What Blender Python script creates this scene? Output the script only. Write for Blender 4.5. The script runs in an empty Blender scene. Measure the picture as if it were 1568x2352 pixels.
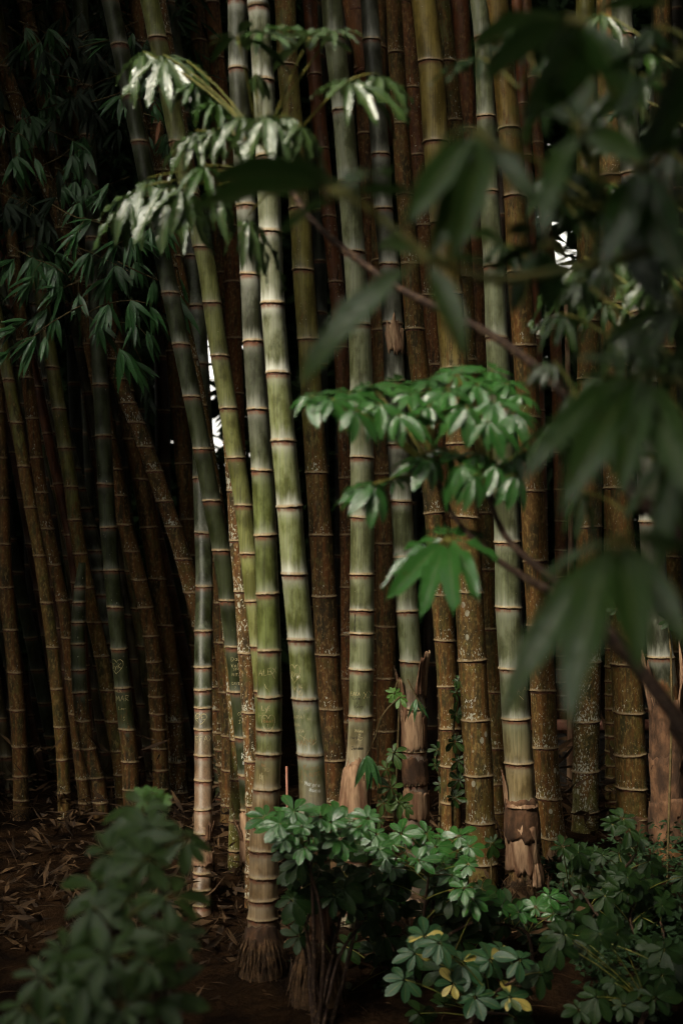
import bpy, math, random
import numpy as np
from mathutils import Vector, Matrix

# ------------------------------------------------------------------ camera, sky, sun, exposure
scene = bpy.context.scene
COL = scene.collection
CAM_Z = 1.5
cam_d = bpy.data.cameras.new('camera')
cam = bpy.data.objects.new('camera', cam_d)
COL.objects.link(cam)
cam.location = (0, 0, CAM_Z)
cam.rotation_euler = (math.pi / 2, 0, 0)
cam_d.sensor_fit = 'VERTICAL'
cam_d.sensor_height = 36.0
cam_d.sensor_width = 24.0
cam_d.lens = 50.0
cam_d.clip_start = 0.05
cam_d.clip_end = 500
cam_d.dof.use_dof = True
cam_d.dof.focus_distance = 5.5
cam_d.dof.aperture_fstop = 2.7
scene.camera = cam

SUN_EL = math.radians(42)
SUN_AZ = math.radians(219)          # clockwise from +Y: behind the camera, to the left
world = bpy.data.worlds.new('World')
scene.world = world
world.use_nodes = True
wn = world.node_tree
bg = wn.nodes['Background']
sky = wn.nodes.new('ShaderNodeTexSky')
sky.sky_type = 'NISHITA'
sky.sun_disc = False
sky.sun_elevation = SUN_EL
sky.sun_rotation = SUN_AZ
sky.dust_density = 4.0
hsv = wn.nodes.new('ShaderNodeHueSaturation')      # overcast: nearly neutral sky light
hsv.inputs['Saturation'].default_value = 0.0
wn.links.new(sky.outputs[0], hsv.inputs['Color'])
warm = wn.nodes.new('ShaderNodeMix'); warm.data_type = 'RGBA'; warm.blend_type = 'MULTIPLY'   # thin warm overcast
warm.inputs[0].default_value = 1.0
warm.inputs[7].default_value = (1.0, 0.97, 0.86, 1)
wn.links.new(hsv.outputs[0], warm.inputs[6])
wn.links.new(warm.outputs[2], bg.inputs[0])
bg.inputs[1].default_value = 0.15

sun_d = bpy.data.lights.new('sun', 'SUN')
sun_d.energy = 1.5
sun_d.angle = math.radians(12)
sun_d.color = (1.0, 0.90, 0.70)
sun = bpy.data.objects.new('sun', sun_d)
COL.objects.link(sun)
S = Vector((math.sin(SUN_AZ) * math.cos(SUN_EL), math.cos(SUN_AZ) * math.cos(SUN_EL), math.sin(SUN_EL)))
sun.rotation_euler = (-S).to_track_quat('-Z', 'Y').to_euler()
sun.location = S * 20

vs = scene.view_settings
vs.view_transform = 'Standard'
vs.look = 'None'
vs.exposure = 2.3
vs.gamma = 1.0
vs.use_curve_mapping = False
scene.cycles.use_denoising = True
scene.cycles.filter_width = 1.1
scene.cycles.max_bounces = 6
scene.cycles.diffuse_bounces = 3
scene.cycles.glossy_bounces = 2
scene.cycles.transmission_bounces = 3
scene.cycles.sample_clamp_indirect = 4.0
scene.cycles.caustics_reflective = False
scene.cycles.caustics_refractive = False

# ------------------------------------------------------------------ helpers
R = random.Random(11)
NR = np.random.default_rng(5)
KU = 0.48 / 1568.0                  # metres per view unit at 1 m distance
def at(u, v, D):
    return Vector(((u - 784) * KU * D, D, CAM_Z - (v - 1176) * KU * D))
def base_v(D): return 1176 + CAM_Z / (KU * D)

WM = {}
def tag(o, label=None, cat=None, group=None, kind=None):
    if label: o['label'] = label
    if cat: o['category'] = cat
    if group: o['group'] = group
    if kind: o['kind'] = kind
    return o
def thing(name, loc, label, cat, group=None):
    o = bpy.data.objects.new(name, None)
    o.empty_display_size = 0.1
    COL.objects.link(o)
    o.location = loc
    WM[o] = Matrix.Translation(Vector(loc))
    return tag(o, label, cat, group)
def link(name, me, parent=None, world=None):
    o = bpy.data.objects.new(name, me)
    COL.objects.link(o)
    w = world if world is not None else (WM[parent] if parent is not None else Matrix.Identity(4))
    if parent is not None:
        o.parent = parent
        o.matrix_basis = WM[parent].inverted() @ w
    else:
        o.matrix_basis = w
    WM[o] = w
    return o
def mesh(name, verts, faces, mat, smooth=True):
    me = bpy.data.meshes.new(name)
    me.from_pydata([tuple(v) for v in verts], [], faces)
    if mat: me.materials.append(mat)
    if smooth: me.polygons.foreach_set('use_smooth', [True] * len(me.polygons))
    me.update()
    return me
def np_mesh(name, verts, quads, mat, smooth=False):
    """big meshes straight from arrays; quads (n,4) int"""
    me = bpy.data.meshes.new(name)
    nv, nf = len(verts), len(quads)
    me.vertices.add(nv); me.vertices.foreach_set('co', np.asarray(verts, np.float32).ravel())
    me.loops.add(nf * 4); me.loops.foreach_set('vertex_index', np.asarray(quads, np.int32).ravel())
    me.polygons.add(nf)
    me.polygons.foreach_set('loop_start', np.arange(0, nf * 4, 4, dtype=np.int32))
    me.polygons.foreach_set('loop_total', np.full(nf, 4, np.int32))
    if smooth: me.polygons.foreach_set('use_smooth', np.ones(nf, bool))
    me.materials.append(mat)
    me.update(calc_edges=True)
    return me
def attr(me, name, typ, data):
    a = me.attributes.new(name, typ, 'POINT')
    key = 'color' if 'COLOR' in typ else ('vector' if 'VECTOR' in typ else 'value')
    a.data.foreach_set(key, np.asarray(data, np.float32).ravel())
def tube(pts, rads, n=6, cap=True):
    verts, faces = [], []
    k = len(pts)
    for i, p in enumerate(pts):
        d = (pts[min(i + 1, k - 1)] - pts[max(i - 1, 0)]).normalized()
        a = d.orthogonal().normalized() if i == 0 else (a - d * a.dot(d)).normalized()
        b = d.cross(a)
        for j in range(n):
            t = 2 * math.pi * j / n
            verts.append(p + (a * math.cos(t) + b * math.sin(t)) * rads[i])
    for i in range(k - 1):
        for j in range(n):
            faces.append((i * n + j, i * n + (j + 1) % n, (i + 1) * n + (j + 1) % n, (i + 1) * n + j))
    if cap:
        faces.append(tuple(range(n))[::-1]); faces.append(tuple((k - 1) * n + j for j in range(n)))
    return verts, faces
def curve_pts(ctrl, n):
    """Catmull-Rom through control points"""
    P = [ctrl[0] * 2 - ctrl[1]] + list(ctrl) + [ctrl[-1] * 2 - ctrl[-2]]
    out = []
    m = len(ctrl) - 1
    for i in range(n + 1):
        s = i / n * m
        k = min(int(s), m - 1); t = s - k
        p0, p1, p2, p3 = P[k], P[k + 1], P[k + 2], P[k + 3]
        out.append(0.5 * ((2 * p1) + (p2 - p0) * t + (2 * p0 - 5 * p1 + 4 * p2 - p3) * t * t + (3 * p1 - p0 - 3 * p2 + p3) * t ** 3))
    return out
def sm(a, b, x):
    t = min(1, max(0, (x - a) / (b - a))); return t * t * (3 - 2 * t)

# ------------------------------------------------------------------ materials
class G:
    def __init__(s, name):
        s.m = bpy.data.materials.new(name); s.m.use_nodes = True
        s.nt = s.m.node_tree; s.nt.nodes.clear()
        s.out = s.nt.nodes.new('ShaderNodeOutputMaterial')
    def n(s, t, **kw):
        x = s.nt.nodes.new(t)
        for k, v in kw.items(): setattr(x, k, v)
        return x
    def set(s, sock, v):
        if hasattr(v, 'is_linked') or isinstance(v, bpy.types.NodeSocket): s.nt.links.new(v, sock)
        elif isinstance(v, (tuple, list)) and len(v) == 3 and sock.type == 'RGBA': sock.default_value = (*v, 1)
        else: sock.default_value = v
    def math(s, op, a, b=0.0, c=None, clamp=False):
        x = s.n('ShaderNodeMath', operation=op, use_clamp=clamp)
        s.set(x.inputs[0], a); s.set(x.inputs[1], b)
        if c is not None: s.set(x.inputs[2], c)
        return x.outputs[0]
    def ramp(s, v, a, b, lo=0.0, hi=1.0):
        x = s.n('ShaderNodeMapRange', interpolation_type='SMOOTHSTEP')
        s.set(x.inputs[0], v)
        for i, q in enumerate((a, b, lo, hi)): s.set(x.inputs[i + 1], q)
        return x.outputs[0]
    def mix(s, f, a, b, blend='MIX'):
        x = s.n('ShaderNodeMix', data_type='RGBA', blend_type=blend)
        s.set(x.inputs[0], f); s.set(x.inputs[6], a); s.set(x.inputs[7], b)
        return x.outputs[2]
    def vmul(s, a, b):
        x = s.n('ShaderNodeVectorMath', operation='MULTIPLY'); s.set(x.inputs[0], a); s.set(x.inputs[1], b); return x.outputs[0]
    def vadd(s, a, b):
        x = s.n('ShaderNodeVectorMath', operation='ADD'); s.set(x.inputs[0], a); s.set(x.inputs[1], b); return x.outputs[0]
    def noise(s, vec, scale=1.0, detail=3.0, rough=0.55):
        x = s.n('ShaderNodeTexNoise'); s.set(x.inputs['Vector'], vec)
        x.inputs['Scale'].default_value = scale; x.inputs['Detail'].default_value = detail; x.inputs['Roughness'].default_value = rough
        return x.outputs['Fac']
    def voro(s, vec, scale=1.0):
        x = s.n('ShaderNodeTexVoronoi'); s.set(x.inputs['Vector'], vec); x.inputs['Scale'].default_value = scale
        return x.outputs['Distance']
    def attr(s, name):
        return s.n('ShaderNodeAttribute', attribute_name=name)
    def coords(s, rnd=True):
        tc = s.n('ShaderNodeTexCoord').outputs['Object']
        oi = s.n('ShaderNodeObjectInfo')
        s.rand = oi.outputs['Random']
        if not rnd: return tc
        return s.vadd(tc, s.math('MULTIPLY', s.rand, 43.0))
    def bump(s, h, strength=0.3, dist=0.01):
        x = s.n('ShaderNodeBump'); x.inputs['Strength'].default_value = strength; x.inputs['Distance'].default_value = dist
        s.set(x.inputs['Height'], h); return x.outputs[0]
    def bsdf(s, col, rough=0.5, spec=0.5, normal=None, transl=None):
        p = s.n('ShaderNodeBsdfPrincipled')
        s.set(p.inputs['Base Color'], col); s.set(p.inputs['Roughness'], rough); s.set(p.inputs['Specular IOR Level'], spec)
        if normal is not None: s.nt.links.new(normal, p.inputs['Normal'])
        o = p.outputs[0]
        if transl:
            t = s.n('ShaderNodeBsdfTranslucent'); s.set(t.inputs[0], transl[1])
            mx = s.n('ShaderNodeMixShader'); mx.inputs[0].default_value = transl[0]
            s.nt.links.new(o, mx.inputs[1]); s.nt.links.new(t.outputs[0], mx.inputs[2]); o = mx.outputs[0]
        s.nt.links.new(o, s.out.inputs[0])
        return s.m

def make_culm_mat():
    g = G('bamboo_skin')
    P = g.coords()
    par = g.attr('par'); sep = g.n('ShaderNodeSeparateColor'); g.nt.links.new(par.outputs['Color'], sep.inputs[0])
    age, wax, lich = sep.outputs
    tint = g.attr('tint').outputs['Color']
    nd = g.n('ShaderNodeSeparateXYZ'); g.nt.links.new(g.attr('nd').outputs['Vector'], nd.inputs[0])
    db, dt, tt = nd.outputs
    streak = g.noise(g.vmul(P, (1, 1, 0.012)), 210, 4)
    streak2 = g.noise(g.vmul(P, (1, 1, 0.05)), 60, 3)
    blotch = g.noise(g.vmul(P, (1, 1, 0.45)), 17, 5, 0.62)
    fine = g.noise(g.vmul(P, (1, 1, 0.45)), 95, 4, 0.6)
    # fresh green wall with fine fibres
    sfac = g.ramp(streak, 0.3, 0.7, 0.72, 1.22)
    green = g.mix(1.0, tint, g.n('ShaderNodeCombineColor').outputs[0], 'MULTIPLY')
    cc = green.node.inputs[7].links[0].from_node
    for i in range(3): g.set(cc.inputs[i], sfac)
    dark = g.mix(1.0, green, (0.42, 0.40, 0.36), 'MULTIPLY')
    green = g.mix(g.ramp(blotch, 0.42, 0.64, 0, 0.9), green, dark)
    green = g.mix(g.ramp(g.noise(g.vmul(P, (1, 1, 0.10)), 34, 5, 0.65), 0.55, 0.72, 0, 0.6), green, dark)
    # waxy bloom: thick above a node, thinner up the internode
    low = g.ramp(g.math('ADD', tt, g.math('MULTIPLY', g.math('SUBTRACT', streak2, 0.5), 0.5)), 0.26, -0.02)
    top = g.ramp(g.math('ADD', dt, g.math('MULTIPLY', g.math('SUBTRACT', streak, 0.5), 0.03)), 0.045, 0.0)
    wx = g.math('ADD', g.math('ADD', low, g.math('MULTIPLY', top, 0.55)), g.ramp(blotch, 0.62, 0.35, 0.0, 0.30))
    wx = g.math('MULTIPLY', wx, wax, clamp=True)
    c = g.mix(wx, green, g.mix(streak, (0.30, 0.30, 0.25), (0.54, 0.54, 0.48)))
    # reddish scar right under a node
    red = g.math('MULTIPLY', g.ramp(dt, 0.016, 0.002), g.ramp(streak2, 0.35, 0.6, 0.35, 0.9))
    c = g.mix(red, c, (0.15, 0.055, 0.028))
    # weathered brown wall
    b1 = g.mix(g.ramp(blotch, 0.38, 0.60), (0.016, 0.010, 0.0035), (0.105, 0.046, 0.011))
    b2 = g.mix(g.ramp(streak2, 0.47, 0.62, 0, 0.8), b1, (0.150, 0.047, 0.009))
    b3 = g.mix(g.ramp(fine, 0.50, 0.68, 0, 0.65), b2, (0.24, 0.155, 0.062))
    moss = g.noise(P, 24, 4)
    b3 = g.mix(g.ramp(moss, 0.52, 0.7, 0, 0.6), b3, (0.075, 0.068, 0.013))
    am = g.math('ADD', age, g.math('MULTIPLY', g.math('SUBTRACT', g.noise(g.vmul(P, (1, 1, 0.3)), 38, 5, 0.65), 0.5), 0.9))
    am = g.ramp(am, 0.42, 0.58)
    own = g.mix(1.0, g.mix(0.5, tint, b3), g.mix(g.ramp(fine, 0.3, 0.7), (0.55, 0.55, 0.55), (1.25, 1.25, 1.25)), 'MULTIPLY')
    c = g.mix(am, c, g.mix(0.5, b3, own))
    # pale lichen specks
    sp = g.noise(g.vmul(P, (1, 1, 0.55)), 150, 3, 0.5)
    thr = g.math('SUBTRACT', 0.80, g.math('ADD', g.math('MULTIPLY', lich, 0.22), g.math('MULTIPLY', am, g.ramp(db, 0.09, 0.0, 0, 0.10))))
    spots = g.ramp(g.math('SUBTRACT', g.math('ADD', sp, g.math('MULTIPLY', g.math('SUBTRACT', blotch, 0.5), 0.35)), thr), 0.0, 0.035)
    big = g.voro(g.vmul(P, (1, 1, 0.7)), 26)
    gate = g.ramp(g.noise(P, 9, 2), 0.54, 0.60)
    disc = g.math('MULTIPLY', g.math('MULTIPLY', g.ramp(g.math('ADD', big, g.math('MULTIPLY', fine, 0.22)), 0.36, 0.30), gate), g.ramp(lich, 0.45, 0.75))
    c = g.mix(g.math('MAXIMUM', spots, disc), c, g.mix(fine, (0.24, 0.23, 0.16), (0.46, 0.46, 0.40)))
    # frayed tan lip above the node
    c = g.mix(g.math('MULTIPLY', g.ramp(db, 0.012, 0.003), g.ramp(streak2, 0.28, 0.5, 0.35, 1.0)), c, g.mix(streak, (0.12, 0.07, 0.032), (0.40, 0.30, 0.17)))
    rough = g.math('ADD', g.math('ADD', 0.42, g.math('MULTIPLY', am, 0.34)), g.math('MULTIPLY', wx, 0.25))
    h = g.math('ADD', g.math('MULTIPLY', streak, 0.4), g.math('MULTIPLY', fine, g.math('ADD', 0.2, am)))
    return g.bsdf(c, rough, 0.30, g.bump(h, 0.35, 0.004))
MAT_CULM = make_culm_mat()

def simple(name, c1, c2, scale=20, rough=0.8, stretch=(1, 1, 1), bump=0.3, spec=0.3, lo=0.35, hi=0.68, detail=4, dist=0.01):
    g = G(name); P = g.vmul(g.coords(), stretch)
    n = g.noise(P, scale, detail, 0.6)
    n2 = g.noise(P, scale * 5.3, 3)
    c = g.mix(g.ramp(n, lo, hi), c1, c2)
    c = g.mix(g.ramp(n2, 0.4, 0.75, 0, 0.45), c, tuple(x * 0.45 for x in c1))
    return g.bsdf(c, rough, spec, g.bump(g.math('ADD', n, g.math('MULTIPLY', n2, 0.5)), bump, dist))
MAT_RING = simple('node_scar', (0.040, 0.016, 0.010), (0.16, 0.06, 0.03), 60, 0.8)
MAT_HUSK = simple('dry_sheath', (0.13, 0.062, 0.034), (0.36, 0.23, 0.14), 26, 0.85, (1, 1, 0.16), 0.6)
MAT_HUSK_D = simple('old_sheath', (0.035, 0.018, 0.010), (0.15, 0.075, 0.038), 16, 0.9, (1, 1, 0.5), 0.8)
MAT_ROOT = simple('root_fibre', (0.028, 0.015, 0.007), (0.13, 0.07, 0.032), 30, 0.9)
MAT_SOIL = simple('soil', (0.006, 0.003, 0.0015), (0.028, 0.014, 0.006), 7, 0.95, (1, 1, 1), 0.9, 0.05, dist=0.03, detail=7)
MAT_LITTER = simple('dry_litter', (0.018, 0.009, 0.004), (0.095, 0.052, 0.022), 9, 0.9)
MAT_BARK = simple('twig_bark', (0.030, 0.014, 0.008), (0.15, 0.09, 0.05), 70, 0.7, (1, 1, 1), 0.6, lo=0.5, hi=0.72)
MAT_PETIOLE = simple('petiole', (0.09, 0.10, 0.018), (0.20, 0.17, 0.035), 30, 0.5)
MAT_TWIG = simple('bamboo_twig', (0.06, 0.045, 0.015), (0.15, 0.10, 0.04), 30, 0.7)
MAT_CONC = simple('concrete', (0.028, 0.024, 0.021), (0.07, 0.06, 0.052), 30, 0.95, (1, 1, 1), 0.8)
MAT_PIPE = simple('pipe_paint', (0.30, 0.115, 0.075), (0.40, 0.19, 0.13), 12, 0.6)
MAT_GREYP = simple('grey_pipe', (0.09, 0.085, 0.08), (0.2, 0.19, 0.18), 12, 0.7)
MAT_SCR = simple('scratched_fibre', (0.36, 0.30, 0.15), (0.52, 0.45, 0.28), 60, 0.8)
MAT_SCR2 = simple('scratched_fibre_rust', (0.26, 0.13, 0.05), (0.36, 0.2, 0.09), 60, 0.8)
MAT_WPAINT = simple('white_marker', (0.62, 0.63, 0.60), (0.78, 0.79, 0.77), 60, 0.6)
MAT_BPAINT = simple('black_marker', (0.006, 0.006, 0.005), (0.014, 0.013, 0.01), 60, 0.6)

def leaf_mat(name, c1, c2, rough=0.34, rib=(0.12, 0.16, 0.06), transl=0.12, blot=None, spec=0.6, ribs=1.0):
    g = G(name); P = g.coords()
    uv = g.n('ShaderNodeSeparateXYZ'); g.nt.links.new(g.attr('luv').outputs['Vector'], uv.inputs[0])
    x, y, _ = uv.outputs
    ax = g.math('ABSOLUTE', x)
    n = g.noise(P, 14, 3)
    c = g.mix(g.math('ADD', g.math('MULTIPLY', g.rand, 0.6), g.math('MULTIPLY', n, 0.4)), c1, c2)
    vein = g.math('PINGPONG', g.math('SUBTRACT', g.math('MULTIPLY', y, 9.0), g.math('MULTIPLY', ax, 2.2)), 0.5)
    c = g.mix(g.ramp(vein, 0.07, 0.0, 0, 0.28 * ribs), c, rib)
    if blot:
        bn = g.noise(g.vmul(P, (1, 0.4, 1)), 1.1, 2)
        pick = g.ramp(g.math('FRACT', g.math('MULTIPLY', g.rand, 7.31)), 0.86, 0.90)
        c = g.mix(g.math('MULTIPLY', g.ramp(bn, 0.44, 0.5), pick), c, blot)
    c = g.mix(g.ramp(ax, 0.10, 0.03, 0, 0.75 * ribs), c, rib)
    wr = g.noise(g.vadd(P, (7, 3, 1)), 5, 5, 0.65)
    c = g.mix(g.ramp(wr, 0.60, 0.72, 0, 0.7 * min(1, ribs * 2)), c, (0.10, 0.085, 0.02))
    c = g.mix(g.ramp(g.math('ADD', ax, g.math('MULTIPLY', wr, 0.6)), 1.30, 1.42, 0, 0.8 * min(1, ribs * 2)), c, (0.09, 0.05, 0.02))
    geo = g.n('ShaderNodeNewGeometry').outputs['Backfacing']
    c2_ = g.mix(0.25, c, (0.07, 0.12, 0.04))
    c = g.mix(geo, c, c2_)
    r = g.math('ADD', rough, g.math('MULTIPLY', geo, 0.25))
    return g.bsdf(c, r, spec, g.bump(g.math('ADD', g.math('MULTIPLY', vein, 0.6), n), 0.25, 0.01), (transl, c))
MAT_LEAF = leaf_mat('umbrella_leaf', (0.020, 0.060, 0.010), (0.045, 0.100, 0.018), 0.26, transl=.25)
MAT_LEAF_BR = leaf_mat('umbrella_leaf_bright', (0.024, 0.105, 0.020), (0.055, 0.175, 0.034), 0.20, transl=.22, spec=1.0)
MAT_LEAF_GR = leaf_mat('umbrella_leaf_grey', (0.030, 0.064, 0.018), (0.060, 0.105, 0.030), 0.22, (0.16, 0.18, 0.06), .22, spec=1.0)
MAT_LEAF_NEAR = leaf_mat('umbrella_leaf_near', (0.042, 0.100, 0.020), (0.078, 0.145, 0.034), 0.30, (0.16, 0.19, 0.06), 0.34, spec=.6)
MAT_LEAF_SH = leaf_mat('umbrella_leaf_dusty', (0.028, 0.068, 0.014), (0.052, 0.100, 0.022), 0.34, (0.12, 0.14, 0.04), 0.2, spec=.45)
MAT_LEAF_DK = leaf_mat('umbrella_leaf_dark', (0.006, 0.022, 0.005), (0.016, 0.038, 0.008), 0.36, (0.035, 0.05, 0.012), 0.1, spec=.25)  # darker copy of the leaf green; shade is put into its colour
MAT_LEAF_VAR = leaf_mat('variegated_leaf', (0.014, 0.060, 0.022), (0.026, 0.085, 0.03), 0.36, (0.14, 0.15, 0.04), 0.12, (0.50, 0.40, 0.10))
MAT_LEAF_YG = leaf_mat('young_leaf', (0.06, 0.16, 0.025), (0.10, 0.22, 0.035), 0.4, (0.16, 0.22, 0.05), 0.2)
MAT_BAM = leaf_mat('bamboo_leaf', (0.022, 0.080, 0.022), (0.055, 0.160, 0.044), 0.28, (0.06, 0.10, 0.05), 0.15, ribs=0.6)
MAT_BAM_DK = leaf_mat('bamboo_leaf_dark', (0.007, 0.020, 0.009), (0.018, 0.035, 0.014), 0.5, (0.03, 0.04, 0.02), 0.08, ribs=0.5, spec=.3)  # dim sprays get their shade painted in by this darker green
MAT_DRY = leaf_mat('dry_leaf', (0.20, 0.06, 0.014), (0.34, 0.11, 0.02), 0.6, (0.3, 0.15, 0.05), 0.3)
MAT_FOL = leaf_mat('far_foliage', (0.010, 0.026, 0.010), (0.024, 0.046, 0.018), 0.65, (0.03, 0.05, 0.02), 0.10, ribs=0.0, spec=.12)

# ------------------------------------------------------------------ ground
def gz(x, y):
    n = math.sin(x * 1.7 + y * 0.6) * math.sin(y * 1.3 - x * 0.4)
    m = sm(4.9, 6.2, y) * 0.10
    return -0.01 + 0.018 * n * sm(9, 6, abs(y - 5)) + m * sm(-30, -8, -abs(x) - abs(y - 8) * 0.3)
xs = np.concatenate([np.linspace(-250, -8, 9)[:-1], np.linspace(-8, 8, 90), np.linspace(8, 250, 9)[1:]])
ys = np.concatenate([np.linspace(-250, 1, 9)[:-1], np.linspace(1, 14, 90), np.linspace(14, 300, 9)[1:]])
gv = [(x, y, gz(x, y) + (R.uniform(-0.008, 0.008) if abs(x) < 8 and 1 < y < 14 else 0)) for y in ys for x in xs]
nx = len(xs)
gf = [(j * nx + i, j * nx + i + 1, (j + 1) * nx + i + 1, (j + 1) * nx + i) for j in range(len(ys) - 1) for i in range(nx - 1)]
ground = link('ground', mesh('ground', gv, gf, MAT_SOIL))
tag(ground, 'dark brown soil path and bare earth under the bamboo', 'ground', kind='structure')

# ------------------------------------------------------------------ bamboo culms
GL = {  # stroke letters, box 0.6 wide and 1 high
 'A': [[(0,0),(.3,1),(.6,0)],[(.12,.4),(.5,.4)]], 'B': [[(0,0),(0,1),(.4,.95),(.45,.7),(.05,.52),(.5,.4),(.5,.1),(0,0)]],
 'C': [[(.55,.85),(.3,1),(.05,.6),(.1,.15),(.35,0),(.58,.15)]], 'D': [[(0,0),(0,1),(.4,.85),(.58,.5),(.4,.1),(0,0)]],
 'E': [[(.5,1),(0,1),(0,0),(.55,0)],[(0,.5),(.4,.5)]], 'F': [[(.55,1),(0,.95),(0,0)],[(0,.52),(.4,.55)]],
 'G': [[(.55,.85),(.3,1),(.05,.6),(.1,.1),(.4,0),(.55,.3),(.35,.4)]], 'H': [[(0,0),(0,1)],[(.5,0),(.5,1)],[(0,.5),(.5,.5)]],
 'I': [[(.25,0),(.25,1)]], 'J': [[(.05,1),(.6,1)],[(.35,1),(.35,.1),(.2,0),(.05,.15)]], 'K': [[(0,0),(0,1)],[(.5,1),(0,.45),(.55,0)]],
 'L': [[(0,1),(0,0),(.5,.05)]], 'M': [[(0,0),(.08,1),(.3,.35),(.52,1),(.6,0)]], 'N': [[(0,0),(0,1),(.5,0),(.5,1)]],
 'O': [[(.3,1),(.05,.7),(.05,.25),(.3,0),(.55,.25),(.55,.7),(.3,1)]], 'P': [[(0,0),(0,1),(.45,.9),(.45,.55),(0,.45)]],
 'R': [[(0,0),(0,1),(.45,.9),(.4,.55),(0,.45),(.5,0)]], 'S': [[(.5,.9),(.25,1),(.05,.75),(.5,.35),(.35,.02),(0,.1)]],
 'T': [[(0,1),(.6,1)],[(.3,1),(.3,0)]], 'U': [[(0,1),(.05,.1),(.3,0),(.5,.15),(.55,1)]], 'V': [[(0,1),(.28,0),(.55,1)]],
 'W': [[(0,1),(.15,0),(.3,.6),(.45,0),(.6,1)]], 'X': [[(0,1),(.55,0)],[(.55,1),(0,0)]], 'Y': [[(0,1),(.28,.5)],[(.58,1),(.1,-.1)]],
 'Z': [[(0,1),(.55,1),(0,0),(.55,0)]],
 'a': [[(.45,.6),(.2,.62),(.05,.3),(.2,0),(.42,.15),(.45,.6),(.5,0)]], 'b': [[(0,1),(0,0),(.35,.05),(.4,.4),(.05,.5)]],
 'c': [[(.4,.55),(.15,.6),(.03,.3),(.2,0),(.42,.1)]], 'd': [[(.45,1),(.42,0),(.1,.05),(.05,.45),(.4,.5)]],
 'e': [[(.05,.32),(.42,.36),(.3,.6),(.08,.45),(.1,.1),(.42,.08)]], 'i': [[(.15,.6),(.15,0)]], 'j': [[(.3,.6),(.25,-.3),(.0,-.35)]],
 'l': [[(.15,1),(.15,0)]], 'm': [[(0,0),(0,.6),(.15,.55),(.2,0),(.22,.5),(.4,.55),(.42,0)]], 'n': [[(0,0),(0,.6),(.25,.6),(.35,.4),(.38,0)]],
 'o': [[(.2,.6),(.02,.3),(.2,0),(.4,.3),(.2,.6)]], 'r': [[(0,.6),(0,0)],[(0,.4),(.2,.6),(.35,.55)]], 't': [[(.2,.95),(.2,0)],[(0,.6),(.4,.62)]],
 'u': [[(0,.6),(.05,.05),(.3,.05),(.36,.6),(.4,0)]], 'v': [[(0,.6),(.18,0),(.36,.6)]], 'y': [[(0,.6),(.2,.15)],[(.42,.65),(.12,-.4)]], 'k': [[(0,0),(0,1)],[(.35,.6),(0,.3),(.4,0)]],
 '0': [[(.25,1),(.03,.6),(.2,0),(.45,.4),(.25,1)]], '1': [[(.2,0),(.2,1),(.05,.8)]], '2': [[(.05,.8),(.25,1),(.45,.75),(.05,0),(.5,.05)]],
 '6': [[(.45,1),(.08,.5),(.1,.05),(.4,.08),(.4,.4),(.1,.35)]], '8': [[(.25,.5),(.05,.75),(.25,1),(.42,.75),(.05,.2),(.25,0),(.45,.25),(.25,.5)]],
 '<3': [[(.5,.78),(.38,.95),(.2,1),(.04,.85),(0,.6),(.12,.35),(.3,.15),(.5,-.08)],[(.5,.78),(.62,.97),(.8,1.0),(.97,.85),(1,.6),(.88,.35),(.7,.15),(.46,-.05)]],
}
class Culm: pass
CULMS = {}
def smooth_interp(pts):
    pts = sorted(pts, key=lambda p: p[1])
    v = np.array([p[1] for p in pts], float); u = np.array([p[0] for p in pts], float)
    v0, v1 = v[0], v[-1]
    k0 = (u[1] - u[0]) / (v[1] - v[0]) if len(u) < 3 else (u[2] - u[0]) / (v[2] - v[0])
    k1 = (u[-1] - u[-2]) / (v[-1] - v[-2])
    vv = np.arange(-1800, 2600, 10.0)
    uu = np.interp(vv, v, u)
    uu = np.where(vv < v0, u[0] + (vv - v0) * k0, uu)
    uu = np.where(vv > v1, u[-1] + (vv - v1) * k1 * 0.6, uu)
    k = np.hanning(17); k /= k.sum()
    pad = np.pad(uu, 8, mode='edge'); pad[:8] = uu[0]; pad[-8:] = uu[-1]
    us = np.convolve(pad, k, 'valid')
    us[:8] = uu[:8]; us[-8:] = uu[-8:]
    return lambda q: float(np.interp(q, vv, us))

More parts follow.
